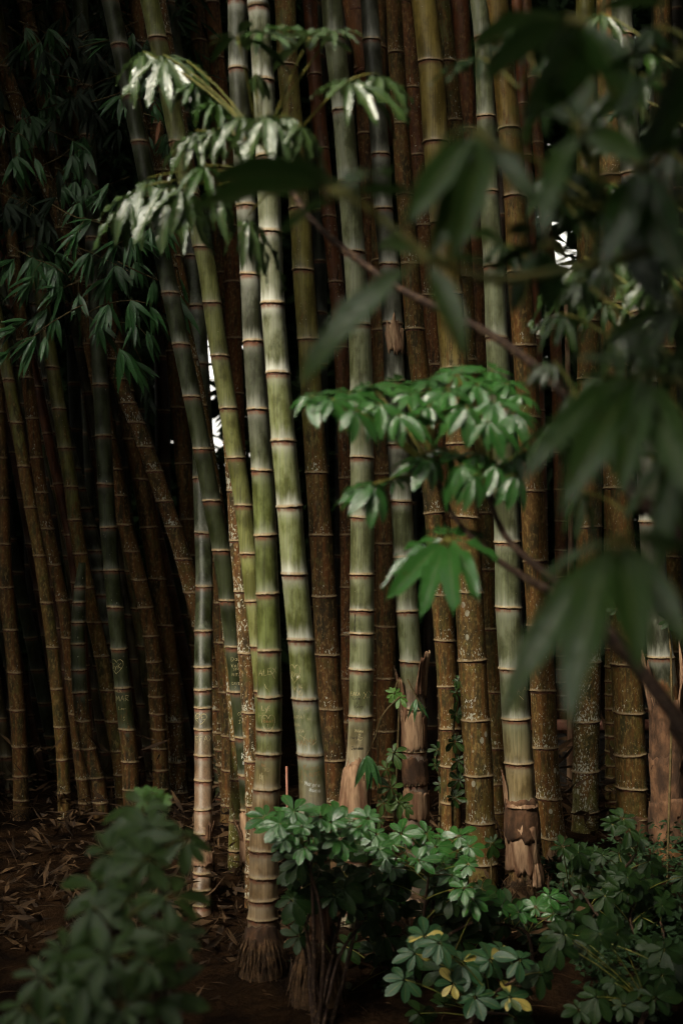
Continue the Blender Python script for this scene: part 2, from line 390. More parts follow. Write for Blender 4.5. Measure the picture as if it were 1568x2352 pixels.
def build_culm(key, label, D, pts, w, nodes, tint, wax=0.5, age=0.0, lich=0.3, nseg=22, group='bamboo culms of the front grove',
               vtop=-130, upper=True, detail=True, extra_nodes=True, sway=None, lean=0.0):
    """pts: (u,v) along the axis; w: width in view units, single or list of (v,w); age: single or list of (v,age)"""
    c = Culm(); c.D = D; c.uc = smooth_interp(pts)
    W = w if isinstance(w, list) else [(0, w * 0.93), (2000, w)]
    Wv = np.array([a for a, _ in W], float); Ww = np.array([b for _, b in W], float)
    c.w = lambda v: float(np.interp(v, Wv, Ww))
    A = age if isinstance(age, list) else [(0, age)]
    Av = np.array([a for a, _ in A], float); Aa = np.array([b for _, b in A], float)
    fage = lambda v: float(np.interp(v, Av, Aa))
    rr = random.Random(hash(key) % 9999 if not isinstance(key, str) else sum(ord(x) * (i + 3) for i, x in enumerate(key)))
    ph, am = rr.uniform(0, 6.28), (rr.uniform(0.02, 0.06) if sway is None else sway)
    c.dep = lambda v: D + am * math.sin(v * 0.0016 + ph) + lean * max(0.0, base_v(D) - v) / 1000.0
    bx = at(c.uc(base_v(D)), base_v(D), D)
    zb = gz(bx.x, bx.y) - 0.03
    vb = base_v(D) + (-zb) / (KU * D)
    c.vb = vb
    nodes = sorted(nodes)
    if extra_nodes:
        gap = np.diff(nodes) if len(nodes) > 1 else np.array([120.0])
        g0, g1 = float(gap[0]), float(gap[-1])
        while nodes[0] - g0 > vtop:
            nodes.insert(0, nodes[0] - g0 * rr.uniform(0.92, 1.1))
        g1 = min(g1, 95)
        while nodes[-1] + g1 * 0.9 < vb - 12:
            nodes.append(nodes[-1] + g1 * rr.uniform(0.75, 0.95)); g1 = max(36, g1 * 0.9)
    c.nodes = nodes
    root = thing('bamboo_culm', at(c.uc(vb), vb, c.dep(vb)), label, 'bamboo', group)
    c.root = root; org = WM[root].translation.copy()
    c.center = lambda v: at(c.uc(v), v, c.dep(v))
    c.rad = lambda v: c.w(v) * 0.5 * KU * c.dep(v)
    def surf(u, v, off=0.0015):
        r_u = c.w(v) * 0.5
        s = max(-0.96, min(0.96, (u - c.uc(v)) / r_u))
        r = c.rad(v) + off
        return c.center(v) + Vector((s * r, -math.sqrt(1 - s * s) * r, 0))
    c.surf = surf
    ends = [-1500 if upper else vtop] + nodes + [vb]
    for i in range(len(ends) - 1):
        vt, vl = ends[i], ends[i + 1]
        first = i == 0; last = i == len(ends) - 2
        if vl - vt < 2: continue
        L = (vl - vt) * KU * D
        gapm = 0.007
        eps = gapm / (KU * D)
        if first and upper: ts = [0, .01, .03, .08, .2, .35, .5, .65, .8, 1]
        elif detail: ts = [0, 0.003 / L, 0.008 / L, 0.02 / L, .16, .3, .5, .7, .85, 1 - 0.02 / L, 1 - 0.007 / L, 1]
        else: ts = [0, 0.006 / L, 0.02 / L, .3, .6, 1 - 0.015 / L, 1]
        ts = sorted(t for t in ts if 0 <= t <= 1)
        n = nseg
        verts = []; par = []; ndv = []
        lip = [rr.uniform(-1, 1) for _ in range(n)]
        ph2 = rr.uniform(0, 6.28)
        tilt = rr.uniform(-0.10, 0.10) * c.rad(vl)
        squ = 1 + rr.uniform(-0.025, 0.025)
        wv_ = rr.uniform(0.5, 1.15)
        rows = []
        if not last: rows.append((0.0, 0.93, True))      # underside of the lip
        for t in ts: rows.append((t, None, False))
        for t, fr, under in rows:
            v = (vl - eps * (0 if last else 0.35)) + ((vt + eps * 0.65) - (vl - eps * (0 if last else 0.35))) * t
            ctr = c.center(v); r0 = c.rad(v)
            dbm = t * L; dtm = (1 - t) * L
            f = 1.0
            if not last: f += 0.075 * math.exp(-dbm / 0.0045) + 0.02 * math.exp(-dbm / 0.02)
            if not first: f += 0.028 * math.exp(-dtm / 0.011)
            if last: f += 0.10 * math.exp(-dbm / 0.05)
            if fr: f = fr
            for j in range(n):
                a = 2 * math.pi * j / n
                fj = f * (squ if j % 2 == 0 else 1.0)
                dz = 0
                if t * L < 0.0045 and not last and not first:
                    dz = lip[j] * 0.0016
                    if not under: fj += abs(lip[(j + 3) % n]) * 0.022
                zt = tilt * math.cos(a + ph2) * (math.exp(-dbm / 0.03) if not last else 0)
                verts.append(ctr + Vector((math.sin(a) * r0 * fj, -math.cos(a) * r0 * fj, dz + zt - (0.0015 if under else 0))) - org)
                av = min(1.2, fage(v) + rr.uniform(-0.03, 0.03))
                par.append((av, wv_ * (wax if not callable(wax) else wax(v)), lich if not callable(lich) else lich(v), 1))
                ndv.append((0 if under else dbm + (1 if last else 0), dtm + (1 if first else 0), t))
        faces = []
        for k in range(len(rows) - 1):
            for j in range(n):
                faces.append((k * n + j, k * n + (j + 1) % n, (k + 1) * n + (j + 1) % n, (k + 1) * n + j))
        me = mesh('internode', verts, faces, MAT_CULM)
        attr(me, 'par', 'FLOAT_COLOR', par)
        attr(me, 'nd', 'FLOAT_VECTOR', ndv)
        tj = rr.uniform(0.88, 1.12)
        tv = []
        for t, fr, under in rows:
            v = vl + (vt - vl) * t
            tc = tint(v) if callable(tint) else tint
            tv += [(tc[0] * tj, tc[1] * tj, tc[2] * tj, 1)] * n
        attr(me, 'tint', 'FLOAT_COLOR', tv)
        seg = link('upper_stem' if (first and upper) else 'internode', me, root)
        if not last:
            # node scar: dark reddish band tucked under the lip
            rv = []; k3 = ((-0.0075, 1.0), (-0.004, 1.012), (0.000, 0.985), (0.004, 0.96))
            for hz, f in k3:
                v = vl - hz / (KU * D)
                ctr = c.center(v); r0 = c.rad(v)
                for j in range(n):
                    a = 2 * math.pi * j / n
                    zt = tilt * math.cos(a + ph2)
                    rv.append(ctr + Vector((math.sin(a) * r0 * f, -math.cos(a) * r0 * f, zt)) - org)
            rf = []
            for k in range(len(k3) - 1):
                for j in range(n):
                    rf.append((k * n + j, k * n + (j + 1) % n, (k + 1) * n + (j + 1) % n, (k + 1) * n + j))
            link('node_ring', mesh('node_ring', rv, rf, MAT_RING), seg, WM[root])
    CULMS[key] = c
    return c

def ribbon(c, strokes, mat, wd=1.7, name='carving'):
    """strokes: polylines in view units drawn on the face of a culm"""
    org = WM[c.root].translation
    V, F = [], []
    for st in strokes:
        pts = []
        for a, b in zip(st[:-1], st[1:]):
            m = max(1, int(math.hypot(b[0] - a[0], b[1] - a[1]) / 4))
            pts += [(a[0] + (b[0] - a[0]) * i / m, a[1] + (b[1] - a[1]) * i / m) for i in range(m)]
        pts.append(st[-1])
        k0 = len(V)
        for i, p in enumerate(pts):
            q0, q1 = pts[max(i - 1, 0)], pts[min(i + 1, len(pts) - 1)]
            dx, dy = q1[0] - q0[0], q1[1] - q0[1]; l = math.hypot(dx, dy) or 1
            nx_, ny_ = -dy / l * wd / 2, dx / l * wd / 2
            f = 0.65 + 0.35 * math.sin(i * 1.7 + k0) if 0 < i < len(pts) - 1 else 0.45
            V.append(c.surf(p[0] + nx_ * f, p[1] + ny_ * f) - org); V.append(c.surf(p[0] - nx_ * f, p[1] - ny_ * f) - org)
        for i in range(len(pts) - 1):
            a = k0 + 2 * i; F.append((a, a + 1, a + 3, a + 2))
    return link(name, mesh(name, V, F, mat), c.root)
def write(key, text, u, v, h, mat=None, wd=1.5, slope=0.0, rot=0.0, xs=1.0):
    """text with its lower left corner at view point (u, v), letters h high; slope lowers the line to the right"""
    c = CULMS[key]; st = []
    x = 0
    chars = ['<3'] if text == '<3' else list(text)
    for ch in chars:
        if ch == ' ': x += 0.5; continue
        for s in GL[ch]:
            st.append([(u + (x + px) * h * xs, v - (py + R.uniform(-.03, .03)) * h + (x + px) * h * slope) for px, py in s])
        x += (max(px for s in GL[ch] for px, _ in s) + 0.2)
    return ribbon(c, st, mat or MAT_SCR, wd)
def lines(key, strokes, mat=None, wd=1.4): return ribbon(CULMS[key], strokes, mat or MAT_SCR, wd)

def husk(key, vb, vt, a0, a1, fb=1.03, ft=1.12, mat=None, ragged=0.3, seed=1, name='sheath', skew=0.0, ripple=0.02):
    """a dry culm sheath: curved sheet wrapped round the culm between two heights; angles in degrees, 0 faces the camera"""
    c = CULMS[key]; org = WM[c.root].translation; rr = random.Random(seed)
    na, nv_ = 30, 9; V = []; F = []
    wk = 0.0; rag = []
    for _ in range(na + 1):
        wk = max(-.7, min(.7, wk * .8 + rr.uniform(-.35, .35))); rag.append(wk + (rr.uniform(.2, .6) if rr.random() < .1 else 0))
    rag2 = [rr.uniform(-1, 1) for _ in range(na + 1)]
    for i in range(nv_ + 1):
        t = i / nv_
        for j in range(na + 1):
            s = j / na
            top = vt + (vb - vt) * ragged * (0.5 * (rag[j]) + 0.5 * abs(s - 0.5) * 2)
            low = vb + (vb - vt) * 0.10 * rag2[j]
            v = low + (top - low) * t
            a = math.radians(a0 + (a1 - a0) * s + skew * t)
            f = fb + (ft - fb) * t ** 1.6 + ripple * math.sin(j * 1.1 + t * 3 + seed) + rr.uniform(-.012, .012) + .03 * math.sin(t * 5 + j * .35 + seed * 2)
            r = c.rad(v) * f
            V.append(c.center(v) + Vector((math.sin(a) * r, -math.cos(a) * r, 0)) - org)
    for i in range(nv_):
        for j in range(na):
            k = i * (na + 1) + j
            F.append((k, k + 1, k + na + 2, k + na + 1))
    o = link(name, mesh(name, V, F, mat or MAT_HUSK), c.root)
    m = o.modifiers.new('thick', 'SOLIDIFY'); m.thickness = 0.003; m.offset = 1
    return o
def roots(key, vtop, spread=1.9, n=260, seed=3, drop=None, mat=None):
    """matted root fibres hanging from the foot of a culm to the soil"""
    c = CULMS[key]; org = WM[c.root].translation; rr = random.Random(seed)
    V, F = [], []
    base = c.center(vtop); r = c.rad(vtop)
    for i in range(n):
        a = rr.uniform(-math.pi, math.pi)
        lift = rr.uniform(-0.02, 0.02)
        layer = rr.choice((0, 0, 1))
        p = base + Vector((math.sin(a) * r * 1.02, -math.cos(a) * r * 1.02, lift - layer * 0.05))
        a2 = a + rr.uniform(-.25, .25)
        rad = r * rr.uniform(1.15, spread)
        bx_, by_ = base.x + math.sin(a2) * rad, base.y - math.cos(a2) * rad
        z_end = gz(bx_, by_) + rr.uniform(-0.01, 0.05)
        if drop: z_end = max(z_end, base.z - drop * rr.uniform(.6, 1.1))
        q = Vector((bx_, by_, z_end))
        m = (p + q) / 2 + Vector((math.sin(a) * r * 0.35, -math.cos(a) * r * 0.35, 0.02))
        wv = Vector((math.cos(a), math.sin(a), 0)) * rr.uniform(0.0014, 0.0036)
        k = len(V)
        for t in (0, .25, .5, .75, 1):
            x = p * (1 - t) ** 2 + m * 2 * t * (1 - t) + q * t * t + Vector((rr.uniform(-.003, .003), rr.uniform(-.003, .003), 0))
            ww = wv * (1 - 0.6 * t)
            V += [x - ww - org, x + ww - org]
        for s in range(4):
            F.append((k + 2 * s, k + 2 * s + 1, k + 2 * s + 3, k + 2 * s + 2))
    # earthy core under the fibres
    cv, cf = [], []
    for zz, f in ((0.01, 0.98), (-0.03, 1.12), (-0.09, 1.3), (min(-0.12, gz(base.x, base.y) - base.z - 0.02), spread * 0.86)):
        for j in range(14):
            a = 2 * math.pi * j / 14
            cv.append(base + Vector((math.sin(a) * r * f * rr.uniform(.94, 1.04), -math.cos(a) * r * f * rr.uniform(.94, 1.04), zz)) - org)
    for k in range(3):
        for j in range(14): cf.append((k * 14 + j, k * 14 + (j + 1) % 14, (k + 1) * 14 + (j + 1) % 14, (k + 1) * 14 + j))
    rt = link('root_crown', mesh('root_crown', cv, cf, MAT_ROOT), c.root)
    o = link('root_fibres', mesh('root_fibres', V, F, mat or MAT_ROOT), rt, WM[c.root])
    o['kind'] = 'stuff'
    return o

def fade(c0, c1, v0, v1):
    return lambda v: tuple(a + (b - a) * sm(v0, v1, v) for a, b in zip(c0, c1))
STRAW = (0.27, 0.18, 0.095)
GREEN = (0.125, 0.142, 0.036); GREY = (0.108, 0.118, 0.050); DKGREEN = (0.024, 0.031, 0.007); OLIVE = (0.112, 0.105, 0.020)
YELL = (0.26, 0.21, 0.065); BROWN = (0.075, 0.055, 0.014); RUST = (0.115, 0.036, 0.011); DKGREY = (0.040, 0.044, 0.024)
B = build_culm
# --- left bank of culms
B('L1', 'brown weathered bamboo culm nearest the left picture edge', 6.5, [(5,1150),(8,1251),(14,1351),(25,1448),(35,1546),(41,1633),(46,1716),(49,1839),(50,1930)], 35, [1251,1351,1448,1546,1633,1716,1784,1839,1884], BROWN, 0.05, 0.95, 0.25)
B('L2', 'slim olive brown leaning culm, second from the left edge', 6.35, [(-12,700),(5,780),(20,873),(40,973),(55,1073),(70,1163),(92,1278),(108,1386),(122,1488),(131,1583),(139,1671),(145,1746),(148,1822),(148,1950)], 29, [773,873,973,1073,1167,1278,1386,1488,1583,1671,1746,1822,1880], OLIVE, 0.1, [(800,.35),(1300,.8),(1800,.85)], 0.3)
B('L3', 'brown mottled leaning culm with rusty patches right of the slim olive culm', 6.6, [(45,700),(62,860),(75,963),(85,1053),(95,1133),(110,1216),(125,1298),(145,1381),(157,1466),(165,1560),(172,1630),(182,1720),(197,1850)], 30, [870,963,1053,1133,1216,1298,1381,1466,1560,1640,1720,1790], BROWN, 0.1, 0.85, 0.4)
B('L4', 'rust red dead culm leaning between olive culms on the far left', 6.95, [(20,620),(37,708),(70,813),(88,890),(110,998),(135,1113),(148,1173),(162,1230),(175,1330),(190,1480)], 25, [708,813,890,998,1113,1230,1340,1440,1530], RUST, 0.05, 0.30, 0.2)
B('L5', 'dark waxy culm with close pale nodes leaning behind the green culm', 6.8, [(70,560),(85,700),(95,763),(105,818),(115,873),(130,928),(145,983),(158,1030),(170,1078),(180,1123),(193,1170),(205,1211),(220,1266),(228,1311),(240,1368),(255,1480)], 35, [560,620,700,763,818,873,928,983,1030,1078,1123,1170,1211,1266,1311,1368,1430], DKGREY, 0.32, 0.12, 0.15)
B('L6', 'smooth dark green culm carved with a heart at chest height', 6.45, [(222,700),(228,823),(232,885),(238,1003),(243,1113),(248,1213),(257,1311),(265,1396),(274,1491),(282,1581),(292,1676),(300,1751),(302,1840)], 38, [660,770,885,1003,1113,1213,1311,1396,1491,1581,1676,1751,1815], DKGREEN, 0.22, [(1500,0.0),(1600,.32),(1700,.55),(1800,.85)], 0.35)
B('L7', 'short green culm with a pointed kinked top left of the heart culm', 6.5, [(190,1290),(184,1340),(180,1430),(180,1480),(181,1540),(184,1592),(190,1656),(200,1720),(225,1790),(232,1850)], [(1290,16),(1350,26),(1430,33),(1800,36)], [1350,1385,1430,1480,1540,1592,1656,1720,1788,1844], DKGREEN, 0.25, [(1400,.15),(1600,.45),(1750,.85)], 0.4, vtop=1290, upper=False, extra_nodes=False)
B('L8', 'olive brown culm curving down to the left of the heart culm', 6.7, [(130,900),(150,1030),(165,1120),(172,1196),(185,1273),(200,1351),(217,1431),(235,1508),(247,1588),(260,1658),(272,1726),(285,1830)], 34, [940,1030,1120,1196,1273,1351,1431,1508,1588,1658,1726,1780], OLIVE, 0.1, [(1000,.4),(1400,.75)], 0.35)
B('L9', 'brown culm with a bowed foot and crowded nodes right of the heart culm', 6.75, [(245,980),(262,1080),(272,1120),(285,1206),(305,1268),(320,1333),(337,1396),(347,1463),(355,1521),(358,1563),(359,1601),(360,1641),(365,1676),(368,1721),(370,1830)], 36, [1010,1080,1140,1206,1268,1333,1396,1463,1521,1563,1601,1641,1676,1721,1770], BROWN, 0.1, 0.82, 0.35)
B('L10', 'brown culm spattered with white lichen near its foot left of centre', 6.9, [(290,900),(300,1010),(325,1103),(342,1213),(362,1331),(380,1438),(392,1548),(402,1658),(408,1751),(412,1850)], 40, [900,1010,1103,1213,1331,1438,1548,1658,1751,1820], BROWN, 0.1, [(1000,.6),(1400,.9)], lambda v: 0.25 + 0.6 * sm(1500, 1700, v))
B('L11', 'tan mottled culm leaning steeply from upper left to lower right', 6.55, [(130,480),(190,640),(215,705),(255,828),(270,873),(295,928),(315,973),(335,1028),(357,1085),(377,1153),(400,1211),(422,1286),(442,1361),(460,1430),(490,1560)], 40, [590,650,710,770,828,873,928,973,1028,1085,1153,1211,1286,1361,1440], BROWN, 0.15, 0.8, 0.62)
B('L12', 'dark smooth culm leaning right with carved names below its middle', 5.6, [(340,420),(385,640),(417,793),(442,913),(465,1033),(487,1153),(510,1266),(525,1381),(537,1488),(548,1591),(558,1691),(566,1780),(572,1870),(572,2000)], [(300,40),(1200,43),(1500,40),(1860,36)], [450,560,675,793,913,1033,1153,1266,1381,1488,1591,1695,1780,1862,1925], DKGREEN, 0.22, [(1700,0.02),(1800,.3),(1900,.9)], 0.1)
B('L14', 'dark green culm with a carved heart and pale ringed nodes left of centre', 5.25, [(405,300),(425,450),(440,600),(452,705),(457,838),(459,950),(463,1100),(467,1226),(470,1348),(467,1451),(467,1533),(466,1586),(467,1626),(467,1676),(467,1736),(467,1850),(465,1964)], 41, [480,590,705,838,970,1100,1226,1348,1451,1533,1586,1626,1676,1736,1794,1859,1914,1964], fade(DKGREEN, (0.17,0.10,0.055), 1600, 1800), 0.26, [(1500,0.0),(1620,.12),(1740,.25),(1860,.35)], 0.1, lean=0.9)
B('N2', 'rusty brown culm standing between the two carved dark green culms', 6.5, [(405,600),(440,800),(466,1000),(485,1150),(497,1290),(503,1400),(510,1486),(520,1591),(527,1691),(527,1800),(522,1940)], 36, [1090,1190,1290,1386,1478,1591,1691,1770,1850], BROWN, 0.1, 0.9, 0.45)
B('N1', 'brown culm heavily crusted with pale lichen, left of the bright culms', 5.35, [(462,560),(488,700),(508,820),(526,950),(540,1130),(545,1245),(557,1361),(565,1501),(574,1638),(580,1750),(584,1860),(582,2000)], 38, [1130,1245,1361,1501,1638,1750,1850,1930], BROWN, 0.12, 0.88, 0.85)
B('N3', 'mossy yellow green culm foot with white lichen behind the leaning dark culm', 5.75, [(400,650),(430,780),(455,900),(480,1050),(505,1200),(530,1480),(538,1600),(545,1700),(546,1800),(543,1884),(540,2010)], 34, [1590,1700,1790,1884,1954], OLIVE, 0.1, [(1500,.7),(1900,.45)], 0.8)
B('M1', 'olive yellow culm leaning right across the bright sky gap', 5.2, [(395,250),(420,380),(440,470),(462,560),(475,600),(487,698),(505,820),(525,940),(542,1053),(560,1163),(572,1273),(582,1381),(592,1486),(602,1600),(610,1850)], [(400,44),(1300,41),(1500,34)], [330,450,570,698,820,940,1053,1163,1273,1381,1486,1590], (0.15,0.155,0.045), 0.15, [(500,.15),(900,.28),(1200,.12),(1400,.05)], 0.25)
# --- bright centre
B('A', 'green culm with ringed straw coloured foot on a shaggy root mat', 4.62, [(545,-60),(545,5),(547,162),(565,475),(575,633),(582,788),(592,943),(602,1083),(610,1231),(615,1366),(619,1496),(620,1601),(618,1678),(617,1733),(612,1811),(607,1895),(605,1954),(606,2014),(605,2066),(604,2109),(602,2149),(601,2240)], [(0,44),(600,46),(1100,49),(1400,53),(1750,57),(1900,64),(2150,68)], [5,162,318,475,633,788,943,1083,1231,1366,1496,1601,1678,1733,1811,1895,1954,2014,2066,2109,2147], (lambda v: fade(fade((0.040, 0.044, 0.022), (0.105, 0.125, 0.03), 980, 1180)(v), STRAW, 1660, 1880)(v)), lambda v: 0.34 + 0.25 * sm(1000, 600, v), [(1580,0.0),(1680,.15),(1780,.25),(1900,.22),(2150,.3)], 0.12, nseg=30)
B('B', 'brightest green culm with white waxy bloom and many carved scribbles', 4.42, [(583,-60),(595,20),(605,187),(614,360),(621,535),(626,700),(639,860),(651,1015),(665,1165),(676,1321),(691,1471),(700,1606),(714,1733),(720,1870),(726,2000),(728,2200)], [(0,48),(700,54),(1300,58),(1700,60),(2000,66)], [20,187,362,535,700,860,1015,1165,1321,1471,1606,1733,1868,1970,2050,2110,2150], (lambda v: fade(fade((0.085, 0.092, 0.04), GREEN, 560, 1150)(v), STRAW, 1720, 1900)(v)), 0.9, [(1650,0.0),(1760,.1),(1860,.2),(1950,.4)], 0.08, nseg=30)
B('M2', 'mottled olive and brown culm right behind the brightest culm', 5.7, [(652,-40),(655,0),(660,155),(676,330),(690,510),(696,623),(708,780),(717,938),(727,1088),(737,1231),(745,1371),(752,1506),(759,1628),(765,1746),(768,1960)], [(0,48),(1000,50),(1700,58)], [0,155,320,480,623,780,938,1088,1231,1371,1506,1628,1746,1840], fade((0.15, 0.125, 0.026), (0.07, 0.05, 0.015), 1050, 1250), 0.15, [(0,.55),(600,.35),(900,.38),(1150,.75),(1500,.95)], 0.5)
B('M3', 'slim rust orange culm between the mottled and the grey green culms', 6.7, [(708,-40),(712,5),(722,175),(740,345),(755,500),(772,650),(783,800),(790,950),(797,1150),(800,1400),(800,1900)], 36, [5,175,345,500,650,800,950,1100,1230,1350,1460,1560,1660,1750], RUST, 0.05, [(0,.35),(900,.5),(1300,1.0)], 0.55)
B('C', 'grey green culm standing upright on a pink bulging sheath', 5.2, [(758,-40),(768,90),(788,258),(800,415),(814,583),(825,748),(831,903),(831,1053),(832,1189),(831,1321),(831,1404),(831,1456),(830,1539),(829,1646),(824,1740),(815,1800),(812,1990)], [(0,48),(500,50),(1000,54),(1600,56)], [-70,90,258,420,583,748,903,1053,1189,1321,1404,1456,1539,1646,1765], fade(GREY, (0.22,0.17,0.10), 1600, 1760), lambda v: 0.4 + 0.3 * sm(1150, 950, v), [(1380,.0),(1430,.3),(1480,.05),(1700,.18),(1790,.4)], 0.08, nseg=28)
B('D', 'grey waxy culm wearing torn pink sheaths and a sprouting green seedling', 5.35, [(845,-40),(855,120),(874,357),(879,482),(894,610),(902,770),(906,878),(913,1023),(921,1153),(928,1280),(934,1406),(944,1521),(949,1626),(951,1726),(954,1800),(956,2000)], [(0,40),(700,46),(1300,50),(1700,54)], [95,230,357,482,610,745,878,1023,1153,1280,1406,1521,1626,1726,1800,1870], (lambda v: fade(fade((0.045, 0.046, 0.03), (0.088, 0.102, 0.044), 1000, 1200)(v), (0.17, 0.105, 0.075), 1530, 1620)(v)), 0.5, [(1500,0.05),(1530,.15),(1600,.35)], 0.05, nseg=26)
B('E', 'dark red brown culm in shade between the two grey green culms', 6.6, [(870,300),(878,800),(884,1176),(886,1500),(888,1900)], 46, [440,600,760,920,1090,1250,1440,1560,1680,1790], BROWN, 0.05, 1.0, 0.15)
B('F', 'olive brown culm with white specks right of the sheathed culm', 5.9, [(902,-40),(909,125),(919,287),(930,450),(941,608),(952,760),(972,930),(990,1100),(1003,1240),(1014,1368),(1021,1473),(1029,1578),(1034,1676),(1036,1844),(1038,1980)], [(0,36),(700,44),(1300,48)], [-30,125,287,450,608,760,900,1040,1180,1368-90,1368,1473,1578,1676,1760,1844], (0.11, 0.088, 0.018), 0.1, [(0,.7),(700,.6),(1200,.75),(1500,.95)], 0.5)
B('H', 'rust brown culm rising behind the yellow culm with a white flaked node', 6.3, [(918,-40),(931,10),(949,205),(962,360),(975,520),(990,700),(1005,900),(1015,1100),(1020,1300)], 42, [10,205,360,520,680,840,1000,1160,1320], RUST, 0.1, [(0,.85),(300,.45),(800,.8)], 0.5)
B('G', 'thick culm, yellow above and speckled brown below, right of centre', 5.5, [(962,-60),(972,0),(989,145),(1001,330),(1019,517),(1030,678),(1043,850),(1056,1023),(1066,1190),(1076,1361),(1084,1518),(1091,1653),(1099,1781),(1102,1889),(1108,1984)], [(0,56),(500,62),(1000,64),(1900,66)], [-40,145,330,517,678,850,1023,1190,1361,1518,1653,1781,1889,1984], (0.185,0.135,0.032), 0.1, [(0,.2),(350,.25),(520,.42),(900,.5),(1250,.72),(1500,.95),(1750,.6),(1900,.5)], lambda v: 0.3 + 0.35 * sm(1250, 1400, v), nseg=28)
B('G2', 'olive brown culm half hidden behind the thick yellow culm', 6.2, [(1005,-40),(1012,0),(1029,145),(1042,280),(1055,450),(1065,620),(1074,828),(1092,990),(1110,1180),(1124,1446),(1135,1580),(1140,1700),(1142,1900)], 42, [0,145,280,450,640,828,990,1180,1310,1446,1590,1720], OLIVE, 0.1, [(0,.5),(400,.7),(800,.95)], 0.5)
B('H3', 'dark rust culm in deep shade right of the yellow culm top', 7.2, [(1048,-40),(1056,0),(1066,150),(1076,290),(1090,600),(1110,1000)], 42, [0,150,300,450,600,760,920], RUST, 0.05, [(0,.4),(600,.9)], 0.1)
B('I', 'grey green culm rising from a wrapped rugged brown stump', 5.3, [(1085,-60),(1098,0),(1109,90),(1115,270),(1121,442),(1134,615),(1140,778),(1148,930),(1157,1090),(1164,1246),(1166,1396),(1177,1536),(1184,1651),(1191,1753),(1196,1830),(1199,1900),(1200,2040)], [(0,38),(400,44),(800,52),(1300,58),(1700,66),(1850,62)], [-90,90,270,442,615,778,935,1090,1246,1396,1536,1651,1753,1840], fade((0.095,0.105,0.05), (0.21,0.155,0.07), 1600, 1800), 0.38, [(1500,0.02),(1640,.1),(1740,.2),(1830,.15),(1900,.6)], 0.05, nseg=28)
B('J', 'orange streaked olive culm with white lichen dots down its right side', 5.6, [(1134,-60),(1141,0),(1154,150),(1170,300),(1184,455),(1191,628),(1204,796),(1214,960),(1222,1130),(1229,1291),(1238,1440),(1246,1588),(1251,1718),(1259,1834),(1271,1924)], [(0,50),(500,54),(1500,57)], [-30,150,300,455,628,796,960,1130,1291,1440,1588,1718,1834,1924], (0.16,0.105,0.024), 0.1, [(0,.4),(350,.42),(700,.6),(1100,.8),(1400,1.0),(1850,.7)], lambda v: 0.35 + 0.35 * sm(1450, 1650, v), nseg=26)
B('K', 'thin rust red culm at the top beside the orange streaked culm', 7.4, [(1183,-40),(1190,60),(1198,200),(1212,420),(1230,700),(1240,1000)], 26, [0,120,240,360,480,620,780], RUST, 0.05, 0.25, 0.1)
B('K2', 'slim rust brown culm crossing the leafy sky gap at right', 7.8, [(1225,200),(1240,400),(1258,560),(1272,720),(1280,900),(1286,1200)], 28, [180,330,500,640,760,900,1040], RUST, 0.05, 0.5, 0.2)
B('O', 'olive culm blotched with large white lichen discs at right', 6.3, [(1342,-60),(1345,0),(1348,400),(1352,870),(1354,1043),(1352,1213),(1350,1370),(1349,1521),(1346,1658),(1344,1771),(1344,1866),(1341,1946)], [(0,46),(1000,56),(1700,60)], [-40,130,300,470,620,740,873,1043,1213,1370,1521,1658,1771,1866], OLIVE, 0.08, [(0,.4),(700,.55),(1200,.8),(1500,.95),(1850,.5)], lambda v: 0.35 + 0.6 * sm(1350, 1500, v), nseg=26)
B('O2', 'olive brown culm close right of the lichen blotched culm top', 6.8, [(1392,-60),(1394,0),(1397,400),(1402,800),(1404,1100)], 36, [-60,110,280,440,600,760,920,1080], OLIVE, 0.05, 0.55, 0.3)
B('P', 'thick mossy brown culm with furry nodes near the right edge', 6.05, [(1405,500),(1410,900),(1416,1123),(1427,1266),(1432,1401),(1436,1528),(1443,1636),(1446,1733),(1449,1811),(1452,1900)], [(500,56),(1100,62),(1700,70)], [560,700,840,985,1123,1266,1401,1528,1636,1733,1811,1880], OLIVE, 0.08, [(500,.6),(1100,.65),(1500,.9),(1800,.6)], 0.45, nseg=26)
B('Q', 'greyish culm in crumpled brown sheaths at the right picture edge', 5.9, [(1455,500),(1475,800),(1490,1100),(1505,1400),(1511,1466),(1518,1511),(1524,1590),(1530,1680),(1536,1900)], [(500,48),(1100,56),(1500,58),(1600,64),(1900,74)], [560,720,880,1040,1200,1360,1511,1610,1720,1830], DKGREY, 0.45, [(1450,.15),(1560,.4),(1620,1.0)], 0.1)
B('Q2', 'dark brown culm in shade behind the sheathed right edge culm', 6.9, [(1520,0),(1525,600),(1540,1200),(1550,1800)], 44, [150,320,480,640,800,960,1120,1280,1420], OLIVE, 0.05, 0.8, 0.2)
B('T', 'dark culm standing between the slim rust culm and the grey green culm top', 7.0, [(815,-60),(830,150),(845,400),(858,800),(866,1200)], 40, [0,160,310,460,620,780,930], RUST, 0.05, 0.9, 0.2)
for key, lab, D_, p, w_, tn, ag in [
    ('U1', 'dark green culm top in the black upper left shade', 6.9, [(372,-60),(385,10),(405,150),(425,320),(440,480)], 42, DKGREEN, .2),
    ('U2', 'faint brown culm behind leaves in the upper left shade', 7.2, [(300,100),(325,280),(340,380),(362,520),(400,800)], 40, BROWN, .6),
    ('U3', 'dim rust culm left of the green culm tops', 7.0, [(480,-60),(492,60),(505,200),(520,360),(532,600)], 38, RUST, .7),
    ('U4', 'dim brown culm close behind the leaning olive yellow culm', 7.1, [(505,560),(520,700),(535,860),(545,1040)], 40, BROWN, .8)]:
    B(key, lab, D_, p, w_, [a for a in range(int(p[0][1]) + 70, 1300, 128)], tn, 0.2, ag, 0.15)

